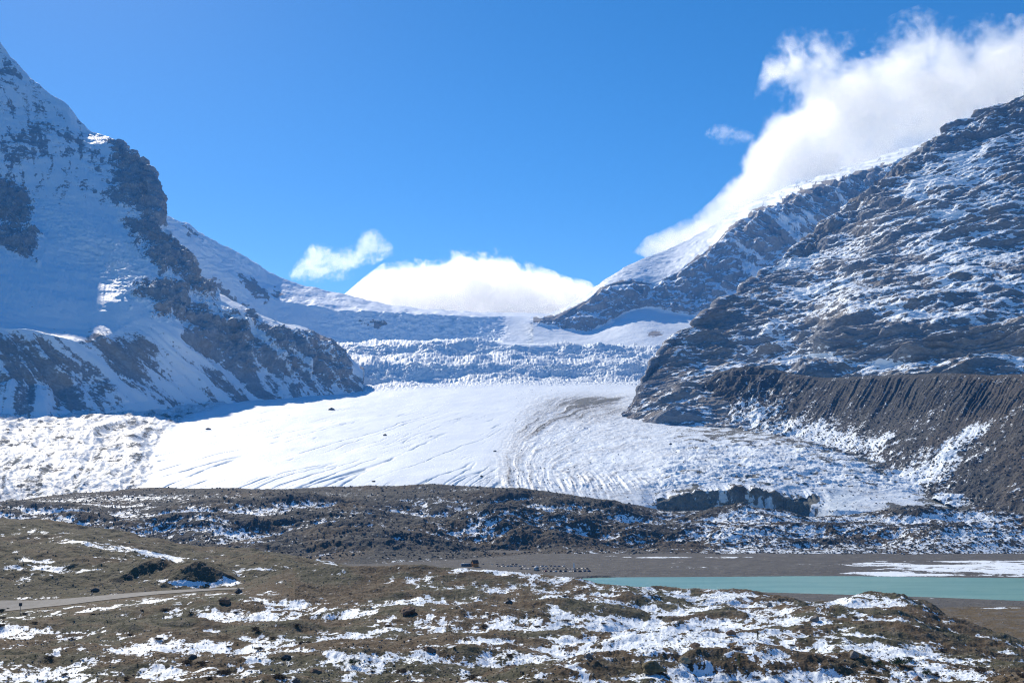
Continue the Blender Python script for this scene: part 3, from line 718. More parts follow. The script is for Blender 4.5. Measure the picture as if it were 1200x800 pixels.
def lateral_moraine():
    f0 = [(820, 525, 2250), (880, 520, 2120), (950, 535, 1900), (1020, 560, 1690), (1100, 588, 1460), (1200, 625, 1270), (1550, 700, 1000)]
    f1 = [(820, 500, 2340), (880, 500, 2210), (950, 514, 1990), (1020, 536, 1780), (1100, 566, 1540), (1200, 606, 1330), (1550, 680, 1060)]
    f2 = [(820, 470, 2440), (880, 470, 2300), (950, 476, 2120), (1020, 482, 1960), (1100, 492, 1760), (1200, 505, 1540), (1550, 560, 1200)]
    f3 = [(820, 446, 2520), (860, 432, 2420), (880, 431, 2380), (905, 434, 2340), (940, 440, 2250), (970, 443, 2190), (1000, 441, 2120), (1060, 439, 2000), (1110, 437, 1910), (1160, 439, 1830), (1200, 438, 1770), (1550, 425, 1400)]
    V = loft([f0, f1, f2, f3, ('back', 25, -12), ('back', 160, -30)], 820, 1550, step=.7, dens=1.25, smooth=5)
    x, y, z = V[..., 0].copy(), V[..., 1].copy(), V[..., 2].copy()
    px, py = PIX(V)
    N = normals(np.stack([blur(V[..., i], 10) for i in range(3)], -1))
    crest = np.interp(px, [a for a, _, _ in f3], [b for _, b, _ in f3])
    down = py - crest
    # gullies run down and to the left of the crest
    g = px + down * .62 + 2.5 * fbm2(px / 30, down / 40, 3, 401)
    gul = ridge2(g / 8.0 + .2 * n2(px / 40, down / 30, 404), down / 140, 2, 405, .45) - .25
    gul2 = ridge2(g / 26, down / 300, 2, 409) - .3
    w = np.clip(.95 + .5 * fbm2(px / 38, down / 60, 3, 402), .2, 1.3) * sstep(0, 9, down) * (1 - .80 * sstep(34, 62, down)) * sstep(880, 960, px)
    d = w * (2.2 * gul + 1.5 * gul2 + 1.6 * (ridge2(g / 4.2, down / 120, 2, 407) - .3)) + (1 - w) * 1.2 * gul2 + 1.5 * fbm3(x / 30, y / 30, z / 30, 5, 411, .6)
    d += 5 * fbm3(x / 160, y / 160, z / 160, 2, 415)
    d += sstep(970, 900, px) * 8 * (ridge3(x / 50, y / 50, z / 50, 3, 419) - .4)
    d += sstep(50, 90, down) * 5 * fbm3(x / 45, y / 45, z / 45, 4, 417, .6)
    d *= .55 + .45 * sstep(0, 6, down)
    V = V + N * d[..., None]
    Nf = normals(V)
    sn = .02 + .30 * sstep(70, 20, py - np.interp(px, [820, 880, 950, 1020, 1100, 1200], [430, 440, 455, 475, 505, 545])) * 0 + .22 * fbm3(x / 70, y / 70, z / 70, 4, 421) + .20 * fbm2(g / 7, down / 60, 3, 423) * sstep(30, 60, down)
    sn += blobs(px, py, [(930, 502, 60, 12, 0, .45), (1000, 520, 60, 12, 8, .35), (1110, 530, 55, 14, -35, .42), (1080, 560, 64, 16, -30, .42), (1140, 505, 24, 6, -30, .4), (870, 480, 40, 16, -20, .3), (1185, 570, 10, 10, -40, .45), (920, 470, 40, 6, -35, .25)])
    sn += .5 * sstep(.0, .5, fbm3(x / 60, y / 60, z / 60, 4, 429)) * sstep(1180, 1120, px) * sstep(40, 75, down)
    f1y = np.interp(px, [a for a, _, _ in f1], [b for _, b, _ in f1])
    sn += .26 * np.exp(-((py - f1y) / 30.) ** 2) * sstep(1180, 1100, px)
    tint = .30 + .35 * fbm3(x / 90, y / 90, z / 90, 3, 431) + .35 * sstep(1120, 1200, px)
    m = lambda: terrain_mat('gullied till', [(.068, .072, .074), (.085, .079, .072), (.102, .102, .10)], 1.8, n_amp=1.25, width=.06, coarse=6, fine=1.6, var=.85, bump=0.5)
    return ('lateral_moraine', V, m, attrs(V, snow=sn, tint=tint), 'long grey gullied moraine wall below the right mountain')


def rear_mountain():
    Sb = [(625, 404, 5100), (700, 414, 4800), (760, 422, 4600), (850, 424, 4500), (1200, 424, 4600)]
    S0 = [(625, 394, 5250), (660, 397, 5200), (700, 404, 5000), (760, 411, 4780), (810, 414, 4700), (1200, 414, 4800)]
    S1 = [(625, 380, 5450), (650, 383, 5440), (672, 388, 5400), (690, 389, 5400), (715, 378, 5480), (740, 364, 5550), (758, 361, 5580), (790, 368, 5500), (830, 372, 5400), (900, 360, 5300), (1200, 340, 5000)]
    S2 = [(625, 374, 5520), (650, 371, 5520), (672, 361, 5550), (690, 351, 5620), (706, 336, 5650), (722, 331, 5670), (740, 329, 5690), (765, 332, 5710), (790, 322, 5720), (815, 303, 5740), (835, 290, 5760), (850, 272, 5760), (880, 252, 5730), (930, 231, 5680), (1200, 142, 5480)]
    S3 = [(625, 371, 5650), (650, 366, 5720), (680, 350, 5800), (700, 335, 5850), (720, 321, 5950), (740, 309, 6050), (760, 301, 6120), (780, 294, 6200), (805, 282, 6260), (830, 268, 6300), (860, 250, 6350), (900, 233, 6400), (940, 218, 6400), (1000, 198, 6400), (1200, 130, 6300)]
    V = loft([Sb, S0, S1, S2, S3, ('back', 200, -10), ('back', 700, -160)], 625, 1200, step=.7, dens=1.3, smooth=2)
    x, y, z = V[..., 0], V[..., 1], V[..., 2]
    px, py = PIX(V)
    N = normals(np.stack([blur(V[..., i], 6) for i in range(3)], -1))
    pt = lambda r: np.interp(px, [a for a, _, _ in r], [b for _, b, _ in r])
    c0, c1 = pt(S1), pt(S2)
    wv = 2.6 * fbm2(px / 14, py / 14, 4, 501)
    cl = sstep(1.5, -2.5, py - c0 + wv * .5) * sstep(-2.5, 1.5, py - c1 + wv)
    capz = sstep(1, -3, py - c1 + wv)
    tongue = blobs(px, py, [(772, 330, 14, 12, -30, 1.0), (800, 312, 16, 9, -35, .7), (725, 338, 12, 4, -20, .9)])
    tp = sstep(0, 10, py - c1)
    d = cl * tp * (34 * (ridge3(x / 130, y / 130, z / 900, 2, 511, .4) - .4) + 12 * (ridge3(x / 46, y / 46, z / 500, 2, 513, .4) - .4) + 9 * strata(V, N, 1, 46, (.05, 0), .3, 515, 2.5) + 3.5 * fbm3(x / 26, y / 26, z / 60, 3, 517))
    d += capz * (4 * (ridge3(x / 160, y / 160, z / 60, 4, 521, .6) - .35) + 2.0 * fbm3(x / 60, y / 60, z / 24, 4, 525, .6))
    upper = sstep(840, 900, px) * sstep(300, 280, py)
    d += upper * 24 * (ridge2((x + z) / 110, (x - z) / 700, 3, 527) - .4)
    d += (1 - cl) * (1 - capz) * 3 * fbm3(x / 120, y / 120, z / 120, 3, 529)
    V = V + N * d[..., None]
    Nf = normals(V)
    sn = 1.05 - 1.35 * cl + .95 * np.clip(tongue, 0, 1) * cl + 1.1 * cl * sstep(.42, .72, Nf[..., 2]) * tp + .12 * fbm3(x / 70, y / 70, z / 30, 4, 531)
    sn -= 1.1 * np.exp(-((px - 767) / 9.) ** 2 - ((py - 391) / 4.) ** 2)
    sn -= .45 * upper * sstep(-.1, .4, fbm3(x / 120, y / 120, z / 80, 4, 533))
    gs = fbm2((x * .8 + z * .6) / 75, (x * .6 - z * .8) / 420, 5, 535, .6)
    sn += cl * sstep(800, 870, px) * (.45 + .9 * gs)
    ice = np.clip(.35 * capz * (ridge3(x / 90, y / 90, z / 50, 3, 521) < .55) + .4 * np.clip(tongue, 0, 1), 0, .7)
    m = lambda: terrain_mat('ice capped cliff', [(.28, .275, .27), (.32, .29, .26), (.38, .37, .36)], 5.2, n_amp=0.7, width=.10, coarse=6, fine=1.8, var=.5, bump=0.5, stretch=(1, 1, .6))
    return ('mountain', V, m, attrs(V, snow=sn, ice=ice), 'ice capped mountain with a dark blue cliff behind the right slope')


def headwall():
    Bb = [(120, 430, 5200), (300, 428, 5300), (400, 418, 5300), (450, 410, 5380), (560, 405, 5400), (590, 405, 5220), (620, 405, 5180), (660, 406, 5250), (770, 414, 5250)]
    B0 = [(120, 405, 5500), (300, 404, 5520), (400, 404, 5520), (450, 401, 5540), (520, 399, 5560), (560, 397, 5560), (590, 395, 5400), (620, 395, 5380), (650, 394, 5450), (770, 400, 5400)]
    B1 = [(120, 300, 5750), (200, 285, 5780), (250, 312, 5780), (300, 342, 5780), (330, 354, 5770), (400, 364, 5750), (450, 367, 5740), (520, 369.5, 5730), (562, 371, 5740), (580, 371, 5860), (600, 371, 5960), (625, 371, 5960), (655, 373, 5760), (770, 380, 5700)]
    B2 = [(120, 218, 5960), (150, 232, 5960), (190, 251, 5960), (212, 259, 5960), (230, 269, 5960), (255, 284, 5970), (270, 292, 5990), (290, 303, 6020), (310, 315, 6060), (320, 321, 6100), (350, 332, 6220), (400, 345, 6320), (440, 354, 6380), (500, 362, 6400), (560, 365.5, 6450), (600, 366, 6500), (640, 367, 6500), (700, 371, 6500), (770, 376, 6500)]
    V = loft([Bb, B0, B1, B2, ('back', 250, 10), ('back', 700, -120)], 120, 770, step=.7, dens=1.4, smooth=3)
    x, y, z = V[..., 0], V[..., 1], V[..., 2]
    px, py = PIX(V)
    N = normals(np.stack([blur(V[..., i], 6) for i in range(3)], -1))
    ramp = np.exp(-((px - 608) / 26) ** 2)
    face = sstep(405, 398, py) * sstep(-2, 3, py - np.interp(px, [a for a, _, _ in B1], [b for _, b, _ in B1])) * (1 - ramp)
    ser = ridge3(x / 70, y / 70, z / 34, 3, 601, .55) - .35
    d = face * sstep(330, 450, px) * 13 * ser + 10 * fbm3(x / 330, y / 330, z / 330, 3, 605) * (1 - ramp) * sstep(700, 600, px) * (.3 + .7 * sstep(520, 400, px))
    left = sstep(380, 250, px)
    d += left * (9 * (ridge3(x / 120, y / 120, z / 60, 3, 609) - .35) + 12 * fbm3(x / 150, y / 150, z / 150, 3, 611))
    d += 1.5 * fbm3(x / 40, y / 40, z / 40, 3, 613)
    d += 9 * fbm2(x / 140, y / 300, 4, 615) * (1 - ramp)
    V = V + N * d[..., None]
    wpx = px + 5 * fbm2(px / 10, py / 10, 3, 621); wpy = py + 4 * fbm2(px / 10, py / 10, 3, 625)
    rk = np.full(px.shape, -99.)
    for poly in [[(280, 322), (300, 332), (316, 345), (312, 352), (292, 344)], [(318, 336), (328, 344), (324, 348)], [(424, 377), (436, 379), (452, 381), (450, 384), (430, 382)], [(216, 268), (232, 272), (236, 278), (220, 276)], [(250, 330), (275, 352), (300, 368), (290, 372), (262, 356)]]:
        rk = np.maximum(rk, poly_sd(wpx, wpy, poly))
    sn = 1.1 - 1.0 * sstep(-7, 5, rk + 5 * fbm3(x / 45, y / 45, z / 25, 4, 627, .6)) + .1 * fbm3(x / 60, y / 60, z / 40, 3, 631)
    ice = np.clip(face * sstep(400, 470, px) * (.30 - .5 * ser) + left * .25 * (ridge3(x / 120, y / 120, z / 60, 3, 609) < .25), 0, .6)
    m = lambda: terrain_mat('snowfield headwall', [(.28, .275, .27), (.32, .29, .26), (.38, .37, .36)], 5.4, n_amp=0.5, width=.10, coarse=6, fine=1.8, var=.4, bump=0.35)
    return ('snowfield', V, m, attrs(V, snow=sn, ice=ice), 'snowy shoulder and icefall headwall closing the head of the valley')


SURF = {}
with ThreadPoolExecutor(4) as ex:
    jobs = [ex.submit(f) for f in (left_mountain, build_glacier, right_mountain, build_foreground, build_moraine, headwall, lateral_moraine, build_hills, rear_mountain, build_valley)]
    for j in jobs:
        nm, V, mk, at, lab = j.result()
        grid_object(nm, V, mk(), at, lab)
        SURF.setdefault(nm, []).append(V)
build_lake()

# ================================================================== THINGS
class Finder:
    """Where the sight line of a photo pixel meets a ground sheet."""
    def __init__(s, V):
        px, py = PIX(V)
        front = np.vstack([np.full((1, px.shape[1]), 1e9), np.minimum.accumulate(np.where(V[..., 1] > 30, py, 1e9), 0)[:-1]])
        m = (py < front + .05) & (px > -30) & (px < 1230) & (py > 400) & (py < 815)
        s.p = V[m]; s.px = px[m]; s.py = py[m]

    def at(s, px, py):
        d = (s.px - px) ** 2 + (s.py - py) ** 2
        near = np.where(d < max(d.min() * 1.5, 1.6))[0]
        return s.p[near[np.argmin(s.p[near, 1])]].copy()

    def z(s, x, y):
        return s.p[np.argmin((s.p[:, 0] - x) ** 2 + (s.p[:, 1] - y) ** 2), 2]

    def smooth(s, px, py, k=10):
        i = np.argsort((s.px - px) ** 2 + (s.py - py) ** 2)[:k]
        i = i[np.abs(s.p[i, 1] - np.median(s.p[i, 1])) < 8]
        w = 1 / ((s.px[i] - px) ** 2 + (s.py[i] - py) ** 2 + .05)
        return (s.p[i] * w[:, None]).sum(0) / w.sum()


F_GROUND = Finder(SURF['ground'][0])
F_ICE = Finder(SURF['glacier'][0])
F_HILL = Finder(SURF['hills'][0])


def mesh_obj(name, bm, mat, parent=None, smooth=False):
    me = bpy.data.meshes.new(name)
    bm.normal_update(); bm.to_mesh(me); bm.free()
    if smooth:
        for p in me.polygons: p.use_smooth = True
    if mat: me.materials.append(mat)
    o = bpy.data.objects.new(name, me); COL.objects.link(o)
    if parent is not None: o.parent = parent
    return o


def empty(name, loc=(0, 0, 0), rz=0.0):
    o = bpy.data.objects.new(name, None); COL.objects.link(o)
    o.location = loc; o.rotation_euler = (0, 0, rz); o.empty_display_size = .5
    return o


def copy_tree(o, parent=None):
    c = o.copy(); COL.objects.link(c)
    if parent is not None: c.parent = parent
    for ch in [q for q in bpy.data.objects if q.parent == o]: copy_tree(ch, c)
    return c


def box(bm, lo, hi, taper=0.0):
    v = []
    for z, t in ((lo[2], 0), (hi[2], taper)):
        for x, y in ((lo[0] + t, lo[1] + t), (hi[0] - t, lo[1] + t), (hi[0] - t, hi[1] - t), (lo[0] + t, hi[1] - t)):
            v.append(bm.verts.new((x, y, z)))
    for f in ((3, 2, 1, 0), (4, 5, 6, 7), (0, 1, 5, 4), (1, 2, 6, 5), (2, 3, 7, 6), (3, 0, 4, 7)):
        bm.faces.new([v[i] for i in f])


def tube(bm, pts, radii, seg=8):
    rings = []
    for i, p in enumerate(pts):
        p = Vector(p)
        d = Vector(pts[min(i + 1, len(pts) - 1)]) - Vector(pts[max(i - 1, 0)])
        q = d.to_track_quat('Z', 'Y')
        rings.append([bm.verts.new(p + q @ Vector((math.cos(a) * radii[i], math.sin(a) * radii[i], 0))) for a in [2 * math.pi * k / seg for k in range(seg)]])
    for a, b in zip(rings[:-1], rings[1:]):
        for k in range(seg): bm.faces.new((a[k], a[(k + 1) % seg], b[(k + 1) % seg], b[k]))
    bm.faces.new(rings[0][::-1]); bm.faces.new(rings[-1])


# ---- road
def build_road():
    n, k = 240, 9
    t = np.linspace(0, 1, n)
    fx = np.interp(t, [0, 1], [-255, 286])
    far = np.interp(fx, *zip(*ROAD_FAR)); near = np.interp(fx, *zip(*ROAD_NEAR))
    V = np.zeros((k, n, 3))
    vis = fx > -25
    for i in range(n):
        for j in range(k):
            py = near[i] + (far[i] - near[i]) * (.06 + .88 * j / (k - 1))
            V[j, i] = F_GROUND.smooth(fx[i], py, 14) if fx[i] > -25 else 0
    i0 = int(np.argmax(vis))
    V = V[:, i0:]
    for _ in range(14):
        V[:, 1:-1] = (V[:, :-2] + 2 * V[:, 1:-1] + V[:, 2:]) / 4
    V[..., 2] += .18
    s = NT('worn grey asphalt')
    pos = s.node('ShaderNodeTexCoord').outputs['Object']
    a = s.noise(pos, .35, 5, .65); b = s.noise(pos, 2.2, 4, .6, 0, (1, 1, 1))
    s.bsdf(s.mix(s.range(s.math('ADD', s.math('MULTIPLY', a, .7), s.math('MULTIPLY', b, .3)), .35, .65), (.17, .168, .16), (.25, .245, .235)), .85, .2)
    grid_object('road', V[::-1], s.m, {}, 'narrow grey road crossing the tundra towards the valley')


build_road()

# ---- boulders
ROCKM = {'grey': plain_mat('grey boulder stone', (.20, .185, .17), .9, .35, 1.2),
         'brown': plain_mat('brown boulder stone', (.17, .11, .075), .9, .35, 1.2),
         'tan': plain_mat('tan boulder stone', (.36, .28, .17), .9, .25, 1.2),
         'dark': plain_mat('dark boulder stone', (.09, .085, .08), .9, .35, 1.2),
         'mossy': plain_mat('mossy boulder stone', (.14, .115, .06), .95, .35, 1.6)}


def boulder_mesh(seed, flat=.7, mat=None):
    r = np.random.RandomState(seed)
    bm = bmesh.new(); bmesh.ops.create_icosphere(bm, subdivisions=4, radius=.5)
    co = np.array([v.co[:] for v in bm.verts])
    cuts = r.normal(size=(11, 3)); cuts /= np.linalg.norm(cuts, axis=1)[:, None]
    for c in cuts:                                   # split faces
        h = r.uniform(.27, .42); e = co @ c - h
        co = co - np.where(e > 0, e, 0)[:, None] * c * .9
    co *= (1 + .16 * fbm3(co[:, 0] * 3, co[:, 1] * 3, co[:, 2] * 3, 4, seed))[:, None]
    co *= np.array([1, r.uniform(.75, 1), flat])
    zz = (co[:, 2] - co[:, 2].min()) / (co[:, 2].max() - co[:, 2].min()); co[:, :2] *= (1.2 - .62 * zz ** 1.5)[:, None]
    co /= (co[:, 0].max() - co[:, 0].min())
    co[:, 2] -= co[:, 2].min() * .72
    for v, c in zip(bm.verts, co): v.co = c
    me = bpy.data.meshes.new('boulder'); bm.to_mesh(me); bm.free()
    me.materials.append(mat or ROCKM['grey'])
    return me


BM = {k: [boulder_mesh(11 * i + j, f, ROCKM[k]) for j, f in enumerate((.75, .6, .85))] for i, k in enumerate(ROCKM)}


def boulder(px, py, w, kind, label=None, group=None, find=None, i=0, squash=1.0, cat='boulder', name='boulder'):
    p = (find or F_GROUND).at(px, py)
    sz = w * p[1] / F
    o = bpy.data.objects.new(name, BM[kind][i % 3]); COL.objects.link(o)
    o.location = p - np.array([0, 0, .06 * sz]); o.scale = (sz, sz, sz * squash); o.rotation_euler = (0, 0, RNG.uniform(0, 6.28))
    tag(o, label, cat, group)
    return o


BOULDERS = [
    (480, 718, 19, 'brown', 'large rusty brown boulder casting a short shadow on the snow below the mid crest'),
    (765, 784, 32, 'mossy', 'broad mossy olive boulder beside the small tan boulder'),
    (802, 776, 13, 'tan', 'pale tan boulder between the broad mossy boulder and the snow'),
    (856, 742, 11, 'brown', 'brown boulder on the blue-shaded snow left of the upper conifer'),
    (112, 691, 10, 'dark', 'dark round boulder standing just beyond the road'),
    (280, 693, 10, 'dark', 'dark boulder at the far end of the road'),
    (263, 705, 14, 'brown', 'brown boulder on the snow just below the road end'),
    (337, 770, 12, 'dark', 'dark flat boulder on a snow patch left of the low green bush'),
    (370, 787, 14, 'brown', 'brown boulder directly below the low green bush'),
    (349, 798, 13, 'dark', 'dark pointed boulder at the bottom edge of the picture'),
    (595, 706, 11, 'dark', 'dark boulder on the snow under the mid crest right of the rusty boulder'),
    (503, 762, 15, 'brown', 'reddish brown boulder among snow speckled turf below the rusty boulder'),
    (815, 757, 12, 'brown', 'dusty brown boulder in the middle of the shaded snow hollow'),
    (900, 708, 9, 'grey', 'grey boulder on the snow under the lake shore crest'),
    (955, 726, 13, 'grey', 'grey boulder on the bright snow left of the brown hummock'),
    (1000, 768, 14, 'grey', 'grey boulder just left of the pair of green bushes'),
    (1075, 796, 14, 'brown', 'brown boulder near the bottom right conifer'),
    (690, 770, 11, 'grey', 'grey boulder on turf left of the broad mossy boulder'),
    (152, 676, 8, 'dark', 'small dark boulder on the olive slope beyond the road'),
    (225, 770, 13, 'dark', 'long dark boulder on the shadowed turf at lower left'),
]
for k, (a, b, w, kind, lab) in enumerate(BOULDERS):
    boulder(a, b, w, kind, lab, None, F_HILL if b < 692 and a < 200 else F_GROUND, k, .9 if w < 30 else .75)

SCAT = []
for k in range(120):
    a = RNG.uniform(0, 1200); b = 668 + 132 * RNG.random() ** .8
    if a > 1060 and b < 735 + (a - 1060) * .25: continue
    if a < 345 and b < np.interp(a, *zip(*ROAD_NEAR)) + 2: continue
    if a >= 280 and b < 690 and RNG.random() < .4: continue
    kind = RNG.choice(['grey', 'dark', 'brown', 'grey', 'mossy'])
    boulder(a, b, RNG.uniform(1.3, 2.8) * (1.25 if b > 740 else 1), kind, 'small loose stone lying among the turf and snow in front', 'small stones on the tundra', None, k, .8, 'stone', 'stone')

ICE_ROCKS = [(389, 479, 9, 'dark heap standing in for likely tour buses on the white glacier nearest the icefall'),  # boulder mesh put in for what are likely tour buses
             (244, 502, 7, 'dark heap of rock debris near the left edge of the white glacier'),
             (451, 509, 5, 'single grey boulder alone in the middle of the white glacier'),
             (580, 528, 5, 'dark boulder where clean ice meets the debris streaked ice'),
             (438, 563, 5, 'dark boulder on the ice just above the moraine crest'),
             (564, 557, 4, 'dark boulder low on the ice between the clean and the fluted snout'),
             (785, 520, 5, 'black boulder on dirty snow under the dark rock nose'),
             (1106, 563, 5, 'black boulder on the snowy tongue at the right')]
F_LAT = Finder(SURF['lateral_moraine'][0])
for k, (a, b, w, lab) in enumerate(ICE_ROCKS):
    boulder(a, b, w, 'dark', lab, None, F_LAT if a > 1000 else F_ICE, k, .7)

# ---- loose stones, rubble and tussocks nobody could count
def visible_points(V, n, x0, x1, y0, y1, seed, near=1.0):
    px, py = PIX(V)
    front = np.vstack([np.full((1, px.shape[1]), 1e9), np.minimum.accumulate(np.where(V[..., 1] > 30, py, 1e9), 0)[:-1]])
    m = np.argwhere((py < front + .05) & (px > x0) & (px < x1) & (py > y0) & (py < y1))
    r = np.random.RandomState(seed)
    q = m[r.randint(0, len(m), n)]
    return V[q[:, 0], q[:, 1]], r


def scatter_mesh(name, pts, r, lo, hi, mat, label, blades=False):
    n = len(pts); sz = lo + (hi - lo) * r.rand(n) ** 2.2
    if blades:
        k = 6
        a = r.rand(n, k) * 6.28; L = sz[:, None] * (.6 + .5 * r.rand(n, k)); w = sz[:, None] * .13
        c = pts[:, None, :] + np.stack([np.cos(a) * .16 * sz[:, None], np.sin(a) * .16 * sz[:, None], 0 * a - .03], -1)
        side = np.stack([-np.sin(a) * w, np.cos(a) * w, 0 * a], -1)
        tip = c + np.stack([np.cos(a) * L * .5, np.sin(a) * L * .5, L * .85], -1)
        V = np.stack([c - side, c + side, tip], 2).reshape(-1, 3)
        Fc = np.arange(len(V)).reshape(-1, 3)
    else:
        base = np.array([(1, 0, 0), (0, 1, 0), (-1, 0, 0), (0, -1, 0), (0, 0, 1), (0, 0, -1)], float)
        v = base[None] * (.6 + .5 * r.rand(n, 6, 1)) + .22 * r.normal(size=(n, 6, 3))
        v *= np.array([.5, .5, .36]); a = r.rand(n) * 6.28
        x = v[..., 0] * np.cos(a)[:, None] - v[..., 1] * np.sin(a)[:, None]; y = v[..., 0] * np.sin(a)[:, None] + v[..., 1] * np.cos(a)[:, None]
        V = (np.stack([x, y, v[..., 2] + .12], -1) * sz[:, None, None] + pts[:, None, :]).reshape(-1, 3)
        f = np.array([(0, 1, 4), (1, 2, 4), (2, 3, 4), (3, 0, 4), (1, 0, 5), (2, 1, 5), (3, 2, 5), (0, 3, 5)])
        Fc = (f[None] + 6 * np.arange(n)[:, None, None]).reshape(-1, 3)
    me = bpy.data.meshes.new(name)
    me.vertices.add(len(V)); me.vertices.foreach_set('co', V.astype(np.float32).ravel())
    me.loops.add(Fc.size); me.loops.foreach_set('vertex_index', Fc.astype(np.int32).ravel())
    me.polygons.add(len(Fc)); me.polygons.foreach_set('loop_start', np.arange(len(Fc), dtype=np.int32) * 3)
    me.update(calc_edges=True); me.materials.append(mat)
    o = bpy.data.objects.new(name, me); COL.objects.link(o)
    tag(o, label, None, None, 'stuff')


PEB = plain_mat('frost split stones', (.25, .23, .205), .92, .55, .35)
RUB = plain_mat('moraine rubble stone', (.115, .117, .114), .92, .5, .12)
GRASS = plain_mat('dry tundra grass', (.17, .135, .062), .95, .45, .25)
q, r = visible_points(SURF['ground'][0], 9000, -20, 1220, 664, 812, 5)
road_free = np.array([not (a < 345 and np.interp(a, *zip(*ROAD_FAR)) - 1 < b < np.interp(a, *zip(*ROAD_NEAR)) + 1) for a, b in zip(*PIX(q))])
scatter_mesh('pebbles', q[road_free], r, .16, .85, PEB, 'small grey stones strewn over the tundra in front')
q, r = visible_points(SURF['ground'][0], 10000, -20, 1220, 664, 812, 6)
road_free = np.array([not (a < 345 and np.interp(a, *zip(*ROAD_FAR)) - 1 < b < np.interp(a, *zip(*ROAD_NEAR)) + 1) for a, b in zip(*PIX(q))])
scatter_mesh('grass', q[road_free], r, .22, .62, GRASS, 'tufts of dry yellow grass on the tundra in front', True)
q, r = visible_points(SURF['moraine'][0], 9000, -20, 1220, 560, 655, 7)
scatter_mesh('rubble', q, r, .8, 4.2, RUB, 'grey rubble stones covering the middle moraine')
q, r = visible_points(SURF['hills'][0], 3000, -20, 450, 600, 700, 8)
scatter_mesh('pebbles', q, r, .2, 1.1, PEB, 'small grey stones on the moraine hills beyond the road')
q, r = visible_points(SURF['lateral_moraine'][0], 5000, 830, 1220, 445, 640, 9)
scatter_mesh('rubble', q, r, 1.0, 5.5, RUB, 'grey rubble stones on the lateral moraine slope')
q, r = visible_points(SURF['glacier'][0], 2500, 600, 1150, 455, 600, 10)
scatter_mesh('rubble', q, r, .8, 4.0, RUB, 'dark stones melting out of the dirty right half of the glacier')
q, r = visible_points(SURF['valley_floor'][0], 2500, 430, 1220, 648, 760, 11)
q = q[q[:, 2] > .15]
scatter_mesh('pebbles', q, r, .3, 1.3, PEB, 'scattered stones on the grey gravel flats')

# ---- conifers and shrubs
NEEDLE = plain_mat('dark spruce needles', (.034, .064, .024), .85, .5, 6)
WILLOW = plain_mat('dry willow twigs', (.085, .062, .040), .9, .4, 6)
BARK = plain_mat('spruce bark', (.09, .065, .045), .95, .3, 8)


def conifer(h, wide, seed, name='conifer', mat=None):
    r = random.Random(seed)
    root = empty(name)
    bm = bmesh.new()
    tube(bm, [(0, 0, -.2), (.02 * h, 0, h * .35), (0, .01 * h, h * .95)], [.035 * h, .024 * h, .006 * h], 7)
    for k in range(14):
        z = h * (.12 + .05 * k); a = r.uniform(0, 6.28); L = wide * h * .45 * (1 - z / h) ** .8
        tube(bm, [(0, 0, z), (math.cos(a) * L, math.sin(a) * L, z - .05 * h)], [.008 * h, .003 * h], 4)
    mesh_obj('trunk', bm, BARK, root)
    bm = bmesh.new()
    for k in range(1500):
        t = r.random() ** .75
        z = h * (.06 + .94 * t)
        lobe = .72 + .28 * math.sin(z / h * 34)
        R = wide * h * .5 * (1 - t) ** .85 * lobe + .02 * h
        a = r.uniform(0, 6.28); a = a + .25 * math.sin(3 * a + seed)
        q = R * r.random() ** .45 * (.75 + .35 * math.sin(2 * a + 5 * t + seed))
        p = Vector((math.cos(a) * q, math.sin(a) * q, z - .18 * q))
        s = h * r.uniform(.025, .055)
        d = Vector((math.cos(a), math.sin(a), r.uniform(-.5, .4))).normalized()
        u = d.cross(Vector((0, 0, 1))).normalized() * s * .35
        up = Vector((r.uniform(-.3, .3), r.uniform(-.3, .3), .3)) * s
        bm.faces.new([bm.verts.new(p - d * s * .4), bm.verts.new(p + u + up * .4), bm.verts.new(p + d * s), bm.verts.new(p - u - up * .4)])
    mesh_obj('crown', bm, mat or NEEDLE, root)
    return root


def bush(w, h, seed, mat=None, name='bush'):
    r = random.Random(seed)
    root = empty(name)
    bm = bmesh.new()
    for k in range(18):
        a = r.uniform(0, 6.28); L = r.uniform(.5, .95)
        tube(bm, [(0, 0, -.1), (math.cos(a) * w * .25 * L, math.sin(a) * w * .25 * L, h * .5 * L), (math.cos(a) * w * .45 * L, math.sin(a) * w * .45 * L, h * .85 * L)], [.03 * h, .02 * h, .006 * h], 5)
    mesh_obj('stem', bm, BARK, root)
    bm = bmesh.new()
    cl = [(r.gauss(0, .22) * w, r.gauss(0, .22) * w, h * r.uniform(.3, .75), r.uniform(.16, .3)) for _ in range(12)]
    for k in range(1300):
        cx, cy, cz, cr = r.choice(cl)
        d = Vector((r.gauss(0, 1), r.gauss(0, 1), r.gauss(0, 1))).normalized()
        p = Vector((cx, cy, cz)) + Vector((d.x * w, d.y * w, d.z * h)) * cr * r.random() ** .4
        if p.z < 0: p.z = -p.z * .3
        s = w * r.uniform(.018, .045)
        e = Vector((r.gauss(0, 1), r.gauss(0, 1), r.gauss(0, 1))).normalized(); f = d.cross(e).normalized()
        bm.faces.new([bm.verts.new(p - e * s), bm.verts.new(p + f * s * .5), bm.verts.new(p + e * s), bm.verts.new(p - f * s * .5)])
    mesh_obj('foliage', bm, mat or NEEDLE, root)
    return root


def plant_at(o, px, py, label, cat, group=None, find=None, rz=None):
    p = (find or F_GROUND).at(px, py)
    o.location = p - np.array([0, 0, .05]); o.rotation_euler = (0, 0, RNG.uniform(0, 6.28) if rz is None else rz)
    tag(o, label, cat, group)
    return o


